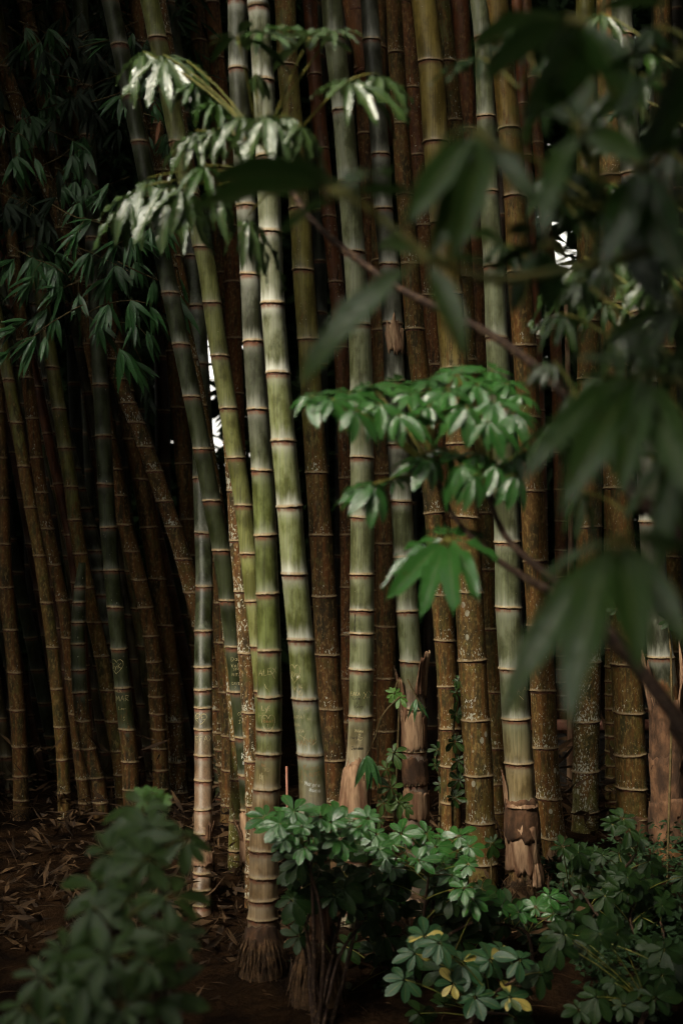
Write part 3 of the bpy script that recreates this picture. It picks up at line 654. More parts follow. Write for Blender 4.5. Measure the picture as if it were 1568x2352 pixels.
# second row packed behind the left bank, tints lowered to paint in shade
for q in range(23):
    D_ = R.uniform(6.95, 7.9); vb_ = base_v(D_); ub = -40 + q * 25 + R.uniform(-10, 10)
    ln = R.uniform(.10, .22); cv = R.uniform(0, .05)
    pts_ = [(ub - ln * h - cv * h * h / 1200 + .06 * ln * h, vb_ - h) for h in (0, 200, 450, 750, 1100, 1500, 1900)]
    if any(466 < u_ < 530 and 700 < v_ < 1080 for u_, v_ in pts_): continue
    gp_ = R.uniform(70, 110)
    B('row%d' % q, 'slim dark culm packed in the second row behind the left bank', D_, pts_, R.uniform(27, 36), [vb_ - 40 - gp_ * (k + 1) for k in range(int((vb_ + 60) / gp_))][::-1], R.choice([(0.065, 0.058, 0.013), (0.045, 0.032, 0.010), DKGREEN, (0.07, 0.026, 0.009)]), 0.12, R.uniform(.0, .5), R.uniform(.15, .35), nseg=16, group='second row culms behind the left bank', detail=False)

bk = thing('broken_culm', at(896, 335, 5.5), 'rust red broken culm slanting down across the top centre', 'bamboo')
bp = [at(896, 335, 5.5), at(890, 300, 5.5), at(872, 235, 5.5), at(850, 150, 5.5), at(828, 50, 5.5), at(812, -60, 5.5), at(770, -420, 5.5), at(740, -900, 5.5)]
v_, f_ = tube([p - WM[bk].translation for p in bp], [.006, .028, .042, .052, .058, .062, .064, .06], 16)
bm_ = mesh('dead_stem', v_, f_, MAT_CULM); nv_ = len(v_)
attr(bm_, 'par', 'FLOAT_COLOR', [(.45, .05, .4, 1)] * nv_); attr(bm_, 'nd', 'FLOAT_VECTOR', [(1, 1, .5)] * nv_); attr(bm_, 'tint', 'FLOAT_COLOR', [(.14, .05, .016, 1)] * nv_)
link('dead_stem', bm_, bk)
for vv_, rr_ in ((165, .0535), (30, .0605)):
    pc = at(np.interp(vv_, [50, 150], [828, 850]), vv_, 5.5) - WM[bk].translation
    rv_, rf_ = tube([pc + Vector((0, 0, -.006)), pc, pc + Vector((0, 0, .006))], [rr_, rr_ + .003, rr_], 16, False)
    link('node_ring', mesh('node_ring', rv_, rf_, MAT_RING), bk)

# culms deeper in the grove; their near-black tints paint in the shade
def clear_gap(u, D):      # keep the two lanes of open sky free
    return not (462 < u < 532) and not (1236 < u < 1338)
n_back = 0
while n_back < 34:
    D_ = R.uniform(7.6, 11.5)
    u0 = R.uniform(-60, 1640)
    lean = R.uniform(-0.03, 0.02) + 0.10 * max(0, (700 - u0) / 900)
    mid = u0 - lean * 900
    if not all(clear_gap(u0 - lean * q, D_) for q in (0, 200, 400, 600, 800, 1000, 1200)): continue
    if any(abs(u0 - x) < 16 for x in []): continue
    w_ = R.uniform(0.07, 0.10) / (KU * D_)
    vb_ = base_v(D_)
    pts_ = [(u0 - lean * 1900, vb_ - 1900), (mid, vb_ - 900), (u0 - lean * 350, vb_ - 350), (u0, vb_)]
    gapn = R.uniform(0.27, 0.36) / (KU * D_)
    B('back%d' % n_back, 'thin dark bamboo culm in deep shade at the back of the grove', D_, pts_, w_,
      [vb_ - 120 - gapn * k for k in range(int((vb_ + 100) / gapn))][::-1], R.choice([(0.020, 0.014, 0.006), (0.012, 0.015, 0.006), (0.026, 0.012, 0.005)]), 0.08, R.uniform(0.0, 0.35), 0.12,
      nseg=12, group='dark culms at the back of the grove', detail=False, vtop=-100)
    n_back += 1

# ------------------------------------------------------------------ sheaths and root mats on the culms
roots('A', 2140, 2.0, 420, 3)
roots('B', 2165, 2.3, 460, 4)
roots('L14', 1960, 1.9, 260, 5)
roots('L14', 1935, 1.7, 120, 15, drop=0.10)
roots('I', 2015, 1.8, 260, 6)
for k in ('L1', 'L2', 'L3', 'L6', 'L8', 'L9', 'L10'): roots(k, CULMS[k].vb - 26, 1.7, 90, sum(map(ord, k)))
roots('N3', 2000, 1.6, 90, 8)
husk('C', 1905, 1752, -120, 120, 1.28, 1.12, MAT_HUSK, 0.25, 3, skew=8)
husk('C', 1800, 1738, -60, 70, 1.12, 1.02, MAT_HUSK, 0.5, 9)
husk('D', 1650, 1535, -120, -30, 1.06, 1.45, MAT_HUSK, 0.35, 11, skew=-12)
husk('D', 1595, 1498, 10, 105, 1.06, 1.7, MAT_HUSK, 0.35, 12, skew=14, ripple=0.06)
husk('D', 1720, 1628, -95, 40, 1.03, 1.05, MAT_HUSK, 0.2, 13)
husk('D', 1718, 1640, 40, 110, 1.05, 1.05, MAT_HUSK_D, 0.2, 14)
husk('D', 1800, 1735, -100, 100, 1.08, 1.04, MAT_HUSK_D, 0.4, 15)
husk('D', 1880, 1808, -100, 100, 1.10, 1.04, MAT_HUSK, 0.4, 19)
husk('D', 812, 735, -30, 95, 1.03, 1.06, MAT_HUSK, 1.0, 16, skew=-20)
husk('I', 1925, 1832, -150, 150, 1.28, 1.20, MAT_HUSK_D, 0.25, 21, ripple=0.03)
husk('I', 2000, 1880, -120, 95, 1.16, 1.24, MAT_HUSK, 0.3, 22, skew=-30, ripple=0.05)
husk('I', 2030, 1965, 20, 130, 1.5, 1.15, MAT_HUSK, 0.6, 23, skew=10, ripple=0.05)
husk('I', 1852, 1768, -110, -60, 1.16, 1.22, MAT_HUSK, 0.6, 24)
husk('I', 1850, 1835, -60, 60, 1.35, 1.02, MAT_HUSK, 0.5, 25)
husk('J', 2010, 1915, -60, 90, 1.32, 1.18, MAT_HUSK, 0.7, 27, skew=20, ripple=0.06)
husk('J', 2060, 1960, -40, 60, 1.75, 1.25, MAT_HUSK, 0.6, 28, ripple=0.08)
husk('Q', 1760, 1600, -140, 130, 1.12, 1.10, MAT_HUSK_D, 0.15, 31, skew=-15, ripple=0.05)
husk('Q', 1860, 1725, -140, 130, 1.10, 1.18, MAT_HUSK_D, 0.25, 32, skew=20, ripple=0.05)
husk('Q', 1930, 1830, -140, 130, 1.18, 1.22, MAT_HUSK_D, 0.25, 33, skew=-20, ripple=0.06)
husk('Q', 1640, 1480, -95, -30, 1.05, 1.5, MAT_HUSK, 0.7, 34, skew=-20)
husk('Q', 1640, 1500, 40, 110, 1.05, 1.6, MAT_HUSK, 0.7, 35, skew=15)
husk('L12', 1985, 1858, -120, 120, 1.12, 1.05, MAT_HUSK, 0.3, 37)
husk('L12', 1930, 1880, -120, -30, 1.1, 1.9, MAT_HUSK, 0.5, 38, skew=-15)
husk('L14', 1985, 1945, -150, 150, 1.12, 1.22, MAT_HUSK, 0.5, 39, ripple=0.05)
husk('L14', 1925, 1880, 20, 110, 1.06, 1.3, MAT_HUSK_D, 0.7, 40)
husk('A', 2165, 2120, -150, 150, 1.25, 1.02, MAT_HUSK_D, 0.4, 41, ripple=0.05)
husk('B', 2150, 2040, -30, 60, 1.18, 1.05, MAT_HUSK, 0.6, 42, ripple=0.04)
husk('P', 1935, 1870, -130, 120, 1.08, 1.03, MAT_HUSK_D, 0.4, 44)

# ------------------------------------------------------------------ writing cut and painted on the culms
def heart(key, u, v, w_, h, mat=None, wd=1.5):
    lines(key, [[(u + x * w_, v - y * h) for x, y in s] for s in GL['<3']], mat, wd)
heart('L6', 256, 1544, 30, 31)
write('L6', 'J', 260, 1535, 12); write('L6', 'y', 267, 1534, 10, wd=2.2); write('L6', 'K', 275, 1534, 13)
write('L6', 'AESL', 268, 1588, 6, wd=1.1); write('L6', 'MAR', 270, 1609, 13, slope=-0.06); write('L6', 'Leo', 276, 1628, 7, wd=1.1); write('L6', 'S', 286, 1652, 8, wd=1.0)
heart('B', 666, 1564, 24, 40)
write('B', 'HYD', 667, 1549, 11, slope=0.32)
lines('B', [[(683, 1554), (687, 1549)]], MAT_WPAINT, 4.5)
write('B', '16', 687, 1578, 9); write('B', 'V', 676, 1583, 9); write('B', 'Y', 682, 1597, 16); write('B', 'W', 689, 1597, 11, slope=-.1)
write('B', 'TY', 678, 1633, 10, wd=1.1); write('B', 'SGAT', 698, 1627, 6, slope=-0.15)
write('B', 'ARAI', 676, 1650, 9, slope=-0.18); write('B', 'XXV', 706, 1650, 5, wd=1.1); write('B', 'NA', 678, 1667, 9, slope=-0.1); write('B', 'ARA', 680, 1682, 9, slope=-.15)
write('B', 'RAOSK', 681, 1708, 13, MAT_SCR2, slope=-0.05)
lines('B', [[(684, 1683), (690, 1712)], [(692, 1716), (703, 1680)], [(689, 1684), (706, 1694), (720, 1706)], [(700, 1704), (696, 1733)], [(707, 1714), (701, 1732)], [(714, 1687), (714, 1722)], [(722, 1680), (727, 1698), (718, 1706)], [(698, 1690), (708, 1718)], [(684, 1715), (684, 1724)], [(716, 1710), (726, 1700)]])
write('B', 'K', 699, 1762, 11, MAT_SCR2); write('B', 'ANDRIE', 706, 1764, 7, MAT_SCR2, 1.1, slope=-0.08); write('B', 'BERTI', 712, 1778, 8, MAT_SCR2, slope=-0.12)
lines('B', [[(694, 1764), (696, 1796)], [(700, 1770), (718, 1792)], [(727, 1782), (722, 1800)]], MAT_SCR2)
write('B', 'H', 691, 1796, 9, wd=1.2)
write('B', 'Marjorie', 702, 1798, 10, MAT_WPAINT, 1.9, slope=0.10, xs=0.72); write('B', 'Mancia', 712, 1812, 9, MAT_WPAINT, 1.9, slope=0.08, xs=0.72)
write('B', 'PELS', 712, 1824, 4, wd=1.0)
write('A', 'ALEX', 596, 1551, 14, slope=-0.2, wd=1.3); lines('A', [[(622, 1537), (632, 1556)], [(609, 1567), (613, 1577), (618, 1581), (618, 1586)]], None, 1.2)
write('A', 'L', 603, 1628, 10, wd=2); write('A', 'y', 611, 1629, 12, wd=2); write('A', 'E', 617, 1627, 9, wd=1.8); write('A', 'HE', 597, 1646, 12, wd=1.2)
heart('A', 603, 1678, 29, 40, None, 1.2)
write('A', 'Robert', 607, 1656, 8, MAT_SCR2, 1.4, xs=0.8); write('A', 'y', 615, 1663, 7, wd=1.1); write('A', 'ARLY', 606, 1675, 8, wd=1.2)
write('A', 'NO', 603, 1756, 7, MAT_SCR2); write('A', 'XD', 609, 1767, 9, wd=1.2); lines('A', [[(600, 1772), (599, 1790)], [(603, 1770), (604, 1792)], [(606, 1775), (607, 1795)], [(598, 1780), (604, 1786)]], None, 2.4); write('A', 'Yo', 604, 1838, 9, MAT_SCR2)
heart('L14', 450, 1660, 26, 24, None, 1.2)
write('L14', 'G', 452, 1648, 12); write('L14', '&' if '&' in GL else '8', 461, 1647, 6, MAT_SCR2, 1.1); write('L14', 'E', 466, 1650, 12)
write('L14', 'EFAX', 451, 1702, 13, slope=-0.08); lines('L14', [[(456, 1690), (460, 1686)], [(462, 1690), (466, 1684)]], None, 1.1)
write('L12', 'Dani', 533, 1517, 10, wd=1.1, slope=-.1); write('L12', 'Vale', 533, 1532, 9, wd=1.2, slope=-0.15); write('L12', '2018', 537, 1539, 6, wd=1.0, slope=-.2); write('L12', 'MITA', 535, 1551, 7, wd=1.3)
write('L12', 'DAVID', 535, 1571, 7, wd=1.0, xs=.8); write('L12', 'Y', 541, 1579, 5, wd=1.0); write('L12', 'CRM', 548, 1641, 7, wd=1.1, slope=-.3); write('L12', '2010', 552, 1650, 6, wd=1.0, slope=-.25); write('L12', 'JC', 550, 1660, 8, wd=1.1)
write('L12', 'Go', 556, 1732, 6, MAT_WPAINT, 1.6); write('L12', 'Po', 557, 1740, 6, MAT_WPAINT, 1.6); write('L12', 'iu', 559, 1748, 6, MAT_WPAINT, 1.6); write('L12', 'EM', 560, 1753, 5, MAT_WPAINT, 1.4)
write('C', 'EAKA', 806, 1596, 9, slope=-0.08, xs=.75); write('C', 'XX', 834, 1602, 16, slope=-0.2, wd=1.3)
write('C', 'Kevin', 811, 1605, 6, MAT_BPAINT, 1.4, slope=-.1); write('C', 'v', 819, 1613, 5, MAT_BPAINT, 1.3); write('C', 'Kelcy', 814, 1624, 7, MAT_BPAINT, 1.6, slope=-.1)
write('C', 'Milena', 816, 1678, 7, MAT_SCR, 1.8, xs=.75); write('C', 'y', 824, 1685, 6, None, 1.8); write('C', 'Maribel', 805, 1694, 6, MAT_BPAINT, 1.2, slope=-.12); heart('C', 821, 1697, 11, 8, None, 1.1)
write('C', 'y', 819, 1701, 5, MAT_BPAINT, 1.2); write('C', 'Jordan', 807, 1718, 7, MAT_BPAINT, 1.8, slope=-.05)
lines('C', [[(816, 1408), (814, 1432), (815, 1452)]], MAT_BPAINT, 2.2)
write('G', 'Avril', 1066, 1612, 9, MAT_WPAINT, 1.7, slope=-0.25); write('G', 'y', 1078, 1614, 8, MAT_WPAINT, 1.4); write('G', 'NE', 1078, 1622, 4, MAT_WPAINT, 1.0)
write('I', 'A', 1183, 1589, 11); write('I', 'A', 1197, 1585, 12); lines('I', [[(1187, 1593), (1198, 1604)]]); write('I', 'r', 1203, 1580, 10, MAT_BPAINT, 1.6)
write('F', 'E', 1028, 1804, 8, wd=1.2)

# ------------------------------------------------------------------ leaves
LEAF = {}
def leaf_mesh(kind, var, mat):
    k = (kind, var, mat.name)
    if k in LEAF: return LEAF[k]
    rr = random.Random(var * 17 + len(kind))
    ns, na = (6, 4) if kind != 'bamboo' else (5, 2)
    V, F, U = [], [], []
    bend = {'obovate': .16, 'oblong': .26, 'wavy': .36, 'bamboo': .2, 'droop': .5}[kind] * rr.uniform(.6, 1.5)
    side = rr.uniform(-.07, .07)
    for i in range(ns + 1):
        t = i / ns
        if kind == 'obovate': w_ = 0.215 * math.sin(math.pi * min(1, (t * 0.93 + 0.035)) ** 1.35) ** 0.75
        elif kind == 'bamboo': w_ = 0.075 * (math.sin(math.pi * (t * .97 + .02) ** 0.72) ** 0.9)
        else: w_ = 0.165 * math.sin(math.pi * (t * 0.97 + 0.01) ** 0.95) ** 0.85
        if i == 0: w_ = 0.008
        if i == ns: w_ *= 0.25
        for j in range(na + 1):
            s = (j / na - 0.5) * 2
            wave = 0.0
            if kind in ('wavy', 'oblong', 'droop'):
                wave = (0.055 if kind == 'wavy' else 0.022) * math.sin(t * 17 + (2.0 if s > 0 else 0) + var) * abs(s)
            z = -bend * t * t + 0.22 * w_ * abs(s) * (1.2 if kind == 'bamboo' else 1.0) + wave
            V.append((s * w_ + side * t * t, t, z)); U.append((s, t, 0))
    for i in range(ns):
        for j in range(na):
            a = i * (na + 1) + j
            F.append((a, a + 1, a + na + 2, a + na + 1))
    me = mesh('leaf', V, F, mat); attr(me, 'luv', 'FLOAT_VECTOR', U)
    LEAF[k] = me
    return me
def leaf_matrix(p, d, nrm, L, wx=1.0):
    y = d.normalized()
    z = nrm - y * nrm.dot(y)
    if z.length < 1e-4: z = y.orthogonal()
    z.normalize(); x = y.cross(z)
    m = Matrix((x * L * wx, y * L, z * L)).transposed().to_4x4()
    m.translation = p
    return m
UP = Vector((0, 0, 1))
def petiole(plant, a, b, r, mat, name='compound_leaf', sag=0.1):
    m = (a + b) / 2 + UP * (b - a).length * sag
    pts = [a * (1 - t) ** 2 + m * 2 * t * (1 - t) + b * t * t for t in (0, .2, .4, .6, .8, 1)]
    org = WM[plant].translation
    v, f = tube([p - org for p in pts], [r * (1 - .35 * i / 5) for i in range(6)], 5)
    return link(name, mesh(name, v, f, mat), plant)
def compound(plant, hub, stem, axis, n, L, droop=25, kind='obovate', mat=None, r=0.0022, spin=None, arc=360, jit=0.15, pm=None, wx=1.0, sag=0.1):
    """one palmate leaf: a stalk with leaflets radiating from its end"""
    pet = petiole(plant, stem, hub, r, pm or MAT_PETIOLE, sag=sag)
    ax = axis.normalized(); e1 = ax.orthogonal().normalized(); e2 = ax.cross(e1)
    sp = R.uniform(0, 6.28) if spin is None else spin
    for i in range(n):
        a = sp + math.radians(arc) * i / n + R.uniform(-.12, .12)
        dr = math.radians(droop + R.uniform(-12, 12))
        d = (e1 * math.cos(a) + e2 * math.sin(a)) * math.cos(dr) - ax * math.sin(dr)
        l = L * (0.78 + 0.22 * math.cos(a - sp)) * R.uniform(1 - jit, 1 + jit)
        nr = ax + d * 0.3 + Vector((R.uniform(-.2, .2), R.uniform(-.2, .2), R.uniform(-.2, .2)))
        me = leaf_mesh(kind, R.randrange(5), mat)
        link('leaflet', me, pet, leaf_matrix(hub + d * l * 0.10, d, nr, l * 0.92, wx * R.uniform(.88, 1.12)))
        if l > 0.05:
            pass
    return pet
def compound_tips(plant, hub, stem, tips, kind, mat, r=0.003, nrm=None, wx=1.0, pm=None):
    """a palmate leaf whose leaflets end at given points (u, v, distance)"""
    pet = petiole(plant, stem, hub, r, pm or MAT_PETIOLE)
    for (u, v, D) in tips:
        d = at(u, v, D) - hub; l = d.length
        nr = (nrm or Vector((0, -.35, 1))) + Vector((R.uniform(-.55, .55), R.uniform(-.35, .35), R.uniform(-.25, .25)))
        # short stalklet, then the blade
        v_, f_ = tube([hub - WM[plant].translation, hub + d * 0.13 - WM[plant].translation], [r * .8, r * .6], 5)
        link('leaflet_stalk', mesh('leaflet_stalk', v_, f_, pm or MAT_PETIOLE), pet, WM[plant])
        link('leaflet', leaf_mesh(kind, R.randrange(5), mat), pet, leaf_matrix(hub + d * 0.12, d, nr, l * 0.9, wx * R.uniform(.9, 1.15)))
    return pet
def stem_part(plant, ctrl, r0, r1, mat, name='branch', n=18, sides=7, knobs=0.0):
    pts = curve_pts(ctrl, n); org = WM[plant].translation
    rads = [(r0 + (r1 - r0) * i / n) * (1 + knobs * (1 if i % 2 else 0) * R.uniform(.4, 1)) for i in range(n + 1)]
    v, f = tube([p - org for p in pts], rads, sides)
    return link(name, mesh(name, v, f, mat), plant)
def ground_at(x, y): return Vector((x, y, gz(x, y)))
def upish(t=0.45, s=0.35):     # leaf axis: up, leaning to the open side where the light is
    return Vector((R.uniform(-s, s), -t + R.uniform(-s, s) * .6, 1))

# ---- dwarf umbrella shrubs in front of the grove
def shrub(label, hubs, base, D, L, mat, group='low umbrella shrubs at the foot of the grove', n=(7, 9), fill=0, box=None, fmat=None, cat='shrub', dj=0.12, droop=2, tilt=.85):
    b = ground_at(*(at(base, 1500, D).xy))
    p = thing('umbrella_shrub', b, label, cat, group)
    tops = []
    hubs = list(hubs)
    for i in range(fill):
        u0, v0, u1, v1 = box
        hubs.append((R.uniform(u0, u1), R.uniform(v0, v1), R.uniform(0, .35), 0))
    stems = []
    allp = [at(h[0], h[1], D + (h[2] if len(h) > 2 else R.uniform(-dj, dj))) for h in hubs]
    k = max(2, len(hubs) // 6)
    for i in range(k):
        tgt = allp[int((i + .5) * len(allp) / k)]
        top = tgt + Vector((0, 0.03, -0.06))
        ctrl = [b + Vector((R.uniform(-.05, .05), R.uniform(-.05, .05), -0.02)), (b * .5 + top * .5) + Vector((R.uniform(-.05, .05), .02, .03)), top]
        stem_part(p, ctrl, 0.007, 0.004, MAT_BARK, 'stem', 8, 6)
        stems.append(ctrl)
    for h, hp in zip(hubs, allp):
        st = min(stems, key=lambda c: (c[2] - hp).length)
        cand = [st[2], st[1], st[1] * .5 + st[2] * .5]
        s = min(cand, key=lambda q: (q - hp).length + (0.2 if q.z > hp.z else 0))
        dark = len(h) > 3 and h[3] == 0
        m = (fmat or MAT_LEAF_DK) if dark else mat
        compound(p, hp, s, upish(tilt if not dark else 1.2), R.randint(*n), L * R.uniform(1.0, 1.45) * (1.1 if dark else 1), droop + R.uniform(-8, 12) + (12 if dark else 0), 'obovate', m, wx=1.12)
    return p
LU = KU * 4.7
shrub('bright green umbrella shrub at the foot of the carved culms', [(642,1891),(675,1862),(680,1908),(708,1880),(735,1878),(760,1889),(794,1880),(824,1900),(610,1878),(655,1925),(720,1925),(780,1925),(845,1880),(625,1905),(660,1880),(695,1900),(745,1905),(770,1870),(810,1905),(700,1945),(760,1950)], 735, 4.15, 39 * KU * 4.15, MAT_LEAF_BR, fill=34, box=(670, 1930, 860, 2150))
shrub('glossy green umbrella shrub below the speckled thick culm', [(899,1939),(944,1924),(979,1914),(999,1944),(1049,1954),(1054,1920),(1078,1945),(904,1994),(960,1975),(1015,1985),(870,1950),(906,2044),(1084,2064),(1040,2010),(1065,2040),(1110,2070),(920,1915),(1025,1925),(865,1915),(935,1955),(885,1970),(985,1975),(1075,1985)], 985, 4.5, 37 * KU * 4.5, MAT_LEAF_BR, fill=20, box=(860, 1980, 1130, 2140))
shrub('variegated umbrella shrub with cream edged leaves at the bottom', [(1009,2164,0),(954,2190,.05),(975,2150,.05),(1194,2204,0),(1125,2205,.02),(1150,2180,.1),(1060,2210,.05),(1230,2240,.05),(1040,2260,0),(930,2250,0),(1090,2290,0),(1170,2290,0)], 1060, 4.05, 46 * KU * 4.05, MAT_LEAF_VAR, fill=10, box=(900, 2220, 1260, 2340), droop=10)
shrub('small umbrella shrub at the wrapped stump', [(1229,2084),(1260,2060),(1190,2095),(1150,2085),(1270,2100)], 1225, 4.72, 36 * LU, MAT_LEAF_BR, fill=8, box=(1140, 2090, 1300, 2180))
shrub('umbrella shrub against the mossy culms at the right', [(1404,1892),(1444,1905),(1430,1880),(1465,1925),(1384,1964),(1290,1945),(1310,1960),(1360,1975),(1420,1960)], 1400, 4.85, 36 * LU, MAT_LEAF_DK, fill=22, box=(1300, 1950, 1560, 2120))
shrub('dark umbrella shrub in the lower right corner', [(1370,2290,0),(1430,2310,0),(1500,2290,0),(1520,2240,.1),(1330,2320,0)], 1440, 3.95, 44 * KU * 3.95, MAT_LEAF_DK, fill=18, box=(1250, 2140, 1580, 2350))
shrub('dark umbrella shrub filling the bottom centre shade', [], 880, 4.45, 40 * LU, MAT_LEAF_DK, fill=34, box=(770, 2060, 1120, 2330), tilt=1.0)
shrub('dim umbrella shrub at the right edge below the sheathed culm', [], 1500, 4.6, 34 * LU, MAT_LEAF_DK, fill=34, box=(1320, 2000, 1590, 2240), tilt=1.0)
# climbers and seedlings between the culms
def climber(label, hubs, base, D, L, mat, axis, group='umbrella seedlings climbing between the culms', n=(6, 8)):
    b = ground_at(*(at(base, 1500, D).xy))
    p = thing('climbing_seedling', b, label, 'seedling', group)
    pts = [at(u, v, D) + Vector((0, .05, -.01)) for u, v in sorted(hubs, key=lambda h: -h[1])]
    stem_part(p, [b] + pts, 0.005, 0.003, MAT_TWIG, 'stem', 4 * len(pts) + 4, 6)
    for (u, v), q in zip(sorted(hubs, key=lambda h: -h[1]), pts):
        compound(p, at(u, v, D) + Vector((0, -.02, 0)), q, axis + Vector((R.uniform(-.3, .3), 0, R.uniform(-.2, .3))), R.randint(*n), L * R.uniform(.85, 1.15), 12, 'obovate', mat)
    return p
climber('dim seedling with spread leaves between the sheathed culms', [(903,1727),(898,1807),(888,1765),(915,1840),(880,1840),(930,1850),(870,1880)], 895, 4.98, 36 * KU * 4.98, MAT_LEAF_SH, Vector((0, -1, .5)))
climber('dark climber beside the speckled thick culm', [(1053,1560),(1046,1590),(1042,1700),(1050,1745),(1053,1790),(1046,1640),(1040,1830)], 1046, 5.5, 30 * KU * 5.5, MAT_LEAF, Vector((-.5, -1, .4)))
climber('dark climber behind the thick culm near its foot', [(1005,1720),(1000,1755),(1012,1800)], 1005, 5.95, 26 * KU * 5.95, MAT_LEAF_DK, Vector((0, -1, .6)))
climber('fresh green seedling sprouting on the torn sheath', [(905,1590),(918,1600)], 895, 5.05, 26 * KU * 5.05, MAT_LEAF_YG, Vector((0, -1, .5)), n=(7, 9))
climber('olive leaved seedling left of the wrapped stump', [(1129,1934)], 1130, 5.1, 34 * KU * 5.1, MAT_LEAF_DK, Vector((0, -1, .35)))
climber('seedling with drooping leaves at the right edge culm', [(1540,1425),(1412,1398)], 1530, 5.3, 40 * KU * 5.3, MAT_LEAF_DK, Vector((.1, -1, .8)))

# ---- blurred shrub close to the camera at lower left
D0 = 2.25; l0 = KU * D0
def near_shrub():
    b = ground_at(*at(210, 1500, D0).xy)
    p = thing('umbrella_shrub', b, 'large blurred dark green umbrella shrub close by at lower left', 'shrub')
    hubs = [(250,1959,.1),(345,1905,.12),(340,1974,.0),(235,2034,.05),(430,1925,.1),(390,2060,-.1),(215,2084,0),(300,2060,0),(245,2194,-.1),(340,2204,-.1),(150,2190,0),(100,2240,0),(195,2250,-.1),(60,2310,0),(175,2320,-.1),(280,2310,-.1),(350,2290,-.05),(290,1890,.2),(400,2150,-.05),(130,2300,.1),(330,1850,.2)]
    P = [at(u, v, D0 + d) for u, v, d in hubs]
    tr = [b + Vector((0, 0, -.02)), at(240, 2280, D0), at(270, 2120, D0 + .05), at(310, 1990, D0 + .1)]
    stem_part(p, tr, .012, .006, MAT_BARK, 'stem', 16)
    cp = curve_pts(tr, 16)
    tr2 = [b + Vector((-.02, 0, -.02)), at(180, 2330, D0), at(140, 2260, D0)]
    stem_part(p, tr2, .01, .006, MAT_BARK, 'stem', 10)
    cp += curve_pts(tr2, 10)
    for (u, v, d), h in zip(hubs, P):
        s = min((q for q in cp if q.z < h.z - .02), key=lambda q: (q - h).length, default=cp[0])
        compound(p, h, s, Vector((R.uniform(-.35, .35), -0.75, 1)), R.randint(7, 9), 108 * l0 * R.uniform(.85, 1.15), 6 + R.uniform(-6, 12), 'obovate', MAT_LEAF_SH, .003, wx=.9)
near_shrub()
shrub('small yellow green umbrella shrub tip behind the blurred shrub', [(350,1822),(330,1835),(372,1838)], 350, 3.3, 34 * KU * 3.3, MAT_LEAF_YG, group=None)

# ---- umbrella tree with the long diagonal branch and the grey clusters at upper left
tb = ground_at(1.45, 2.3)
t1 = thing('umbrella_tree', tb, 'umbrella tree with long bare diagonal branch and grey leaf clusters at upper left', 'tree')
path = [tb + Vector((0, 0, -.03)), Vector((1.35, 2.2, .7)), at(1600, 1260, 2.25), at(1470, 1170, 2.35), at(1425, 1060, 2.4), at(1390, 1000, 2.42)]
stem_part(t1, path, .016, .008, MAT_BARK, 'trunk', 22)
path2 = [at(1390, 1000, 2.42), at(1310, 920, 2.45), at(1245, 855, 2.5), at(1130, 770, 2.6), at(1000, 705, 2.7), at(900, 652, 2.78), at(800, 580, 2.86), at(720, 510, 2.93), at(680, 455, 2.98), at(655, 415, 3.0)]
stem_part(t1, path2, .0085, .0058, MAT_BARK, 'branch', 60, 8, 0.22)
tip = at(655, 415, 3.0)
def cl(u, v, D, L, n, droop, mat=MAT_LEAF_GR, kind='wavy', axis=None, wx=1.0, plant=None, s=None, arc=360, spin=None):
    compound(plant or t1, at(u, v, D), s or tip, axis or Vector((R.uniform(-.2, .2), -.45, 1)), n + (3 if kind == 'wavy' else 1), L * KU * D * 1.5, droop * (.72 if kind == 'wavy' else 1), kind, mat, .0026, wx=wx * (.64 if kind == 'wavy' else .82), arc=arc, spin=spin)
cl(375, 125, 3.3, 100, 9, 42, s=at(600, 330, 3.1)); cl(450, 185, 3.25, 80, 7, 45, MAT_LEAF, s=at(600, 330, 3.1)); cl(545, 82, 2.9, 105, 6, 2, MAT_LEAF_DK, 'oblong', Vector((0, -.1, 1)), s=at(590, 300, 3.0))
cl(712, 86, 2.95, 90, 6, 2, MAT_LEAF_GR, 'oblong', Vector((0, -.1, 1)), s=at(620, 300, 3.0)); cl(588, 165, 3.0, 55, 6, 55, MAT_LEAF_YG if False else MAT_LEAF_GR, 'oblong', s=at(592, 250, 3.0)); cl(500, 295, 3.1, 95, 8, 45, s=at(600, 330, 3.1))
cl(615, 258, 2.75, 110, 9, 60, s=tip, wx=1.15); cl(690, 285, 2.75, 90, 7, 55, s=tip)
cl(385, 418, 3.2, 120, 9, 50, s=tip, wx=1.1); cl(310, 440, 3.25, 90, 6, 50, s=at(385, 418, 3.2)); cl(500, 425, 3.1, 80, 6, 65, s=tip); cl(570, 495, 3.1, 120, 6, 78, MAT_LEAF_GR, 'wavy', s=tip, wx=.7); cl(805, 183, 2.9, 110, 8, 30, s=at(690, 300, 3.0)); cl(870, 170, 2.95, 80, 6, 40, s=at(805, 183, 2.9))
for (u, v, D, L, n, dr, m) in [(330,118,3.35,80,8,45,MAT_LEAF_GR),(430,140,3.3,75,7,40,MAT_LEAF_GR),(450,300,3.15,80,8,50,MAT_LEAF_GR),(560,262,2.9,85,8,50,MAT_LEAF_GR),(660,262,2.8,85,8,58,MAT_LEAF_GR),(340,408,3.25,95,8,45,MAT_LEAF_GR),(420,430,3.15,80,7,50,MAT_LEAF_GR),(280,475,3.3,70,6,60,MAT_LEAF_GR),(600,70,2.95,80,6,5,MAT_LEAF),(770,70,3.0,75,6,8,MAT_LEAF_GR),(500,230,3.2,70,7,40,MAT_LEAF),(470,380,3.1,75,7,40,MAT_LEAF)]:
    cl(u, v, D, L, n, dr, m, 'wavy', s=(at(600, 330, 3.1) if v < 330 else tip))
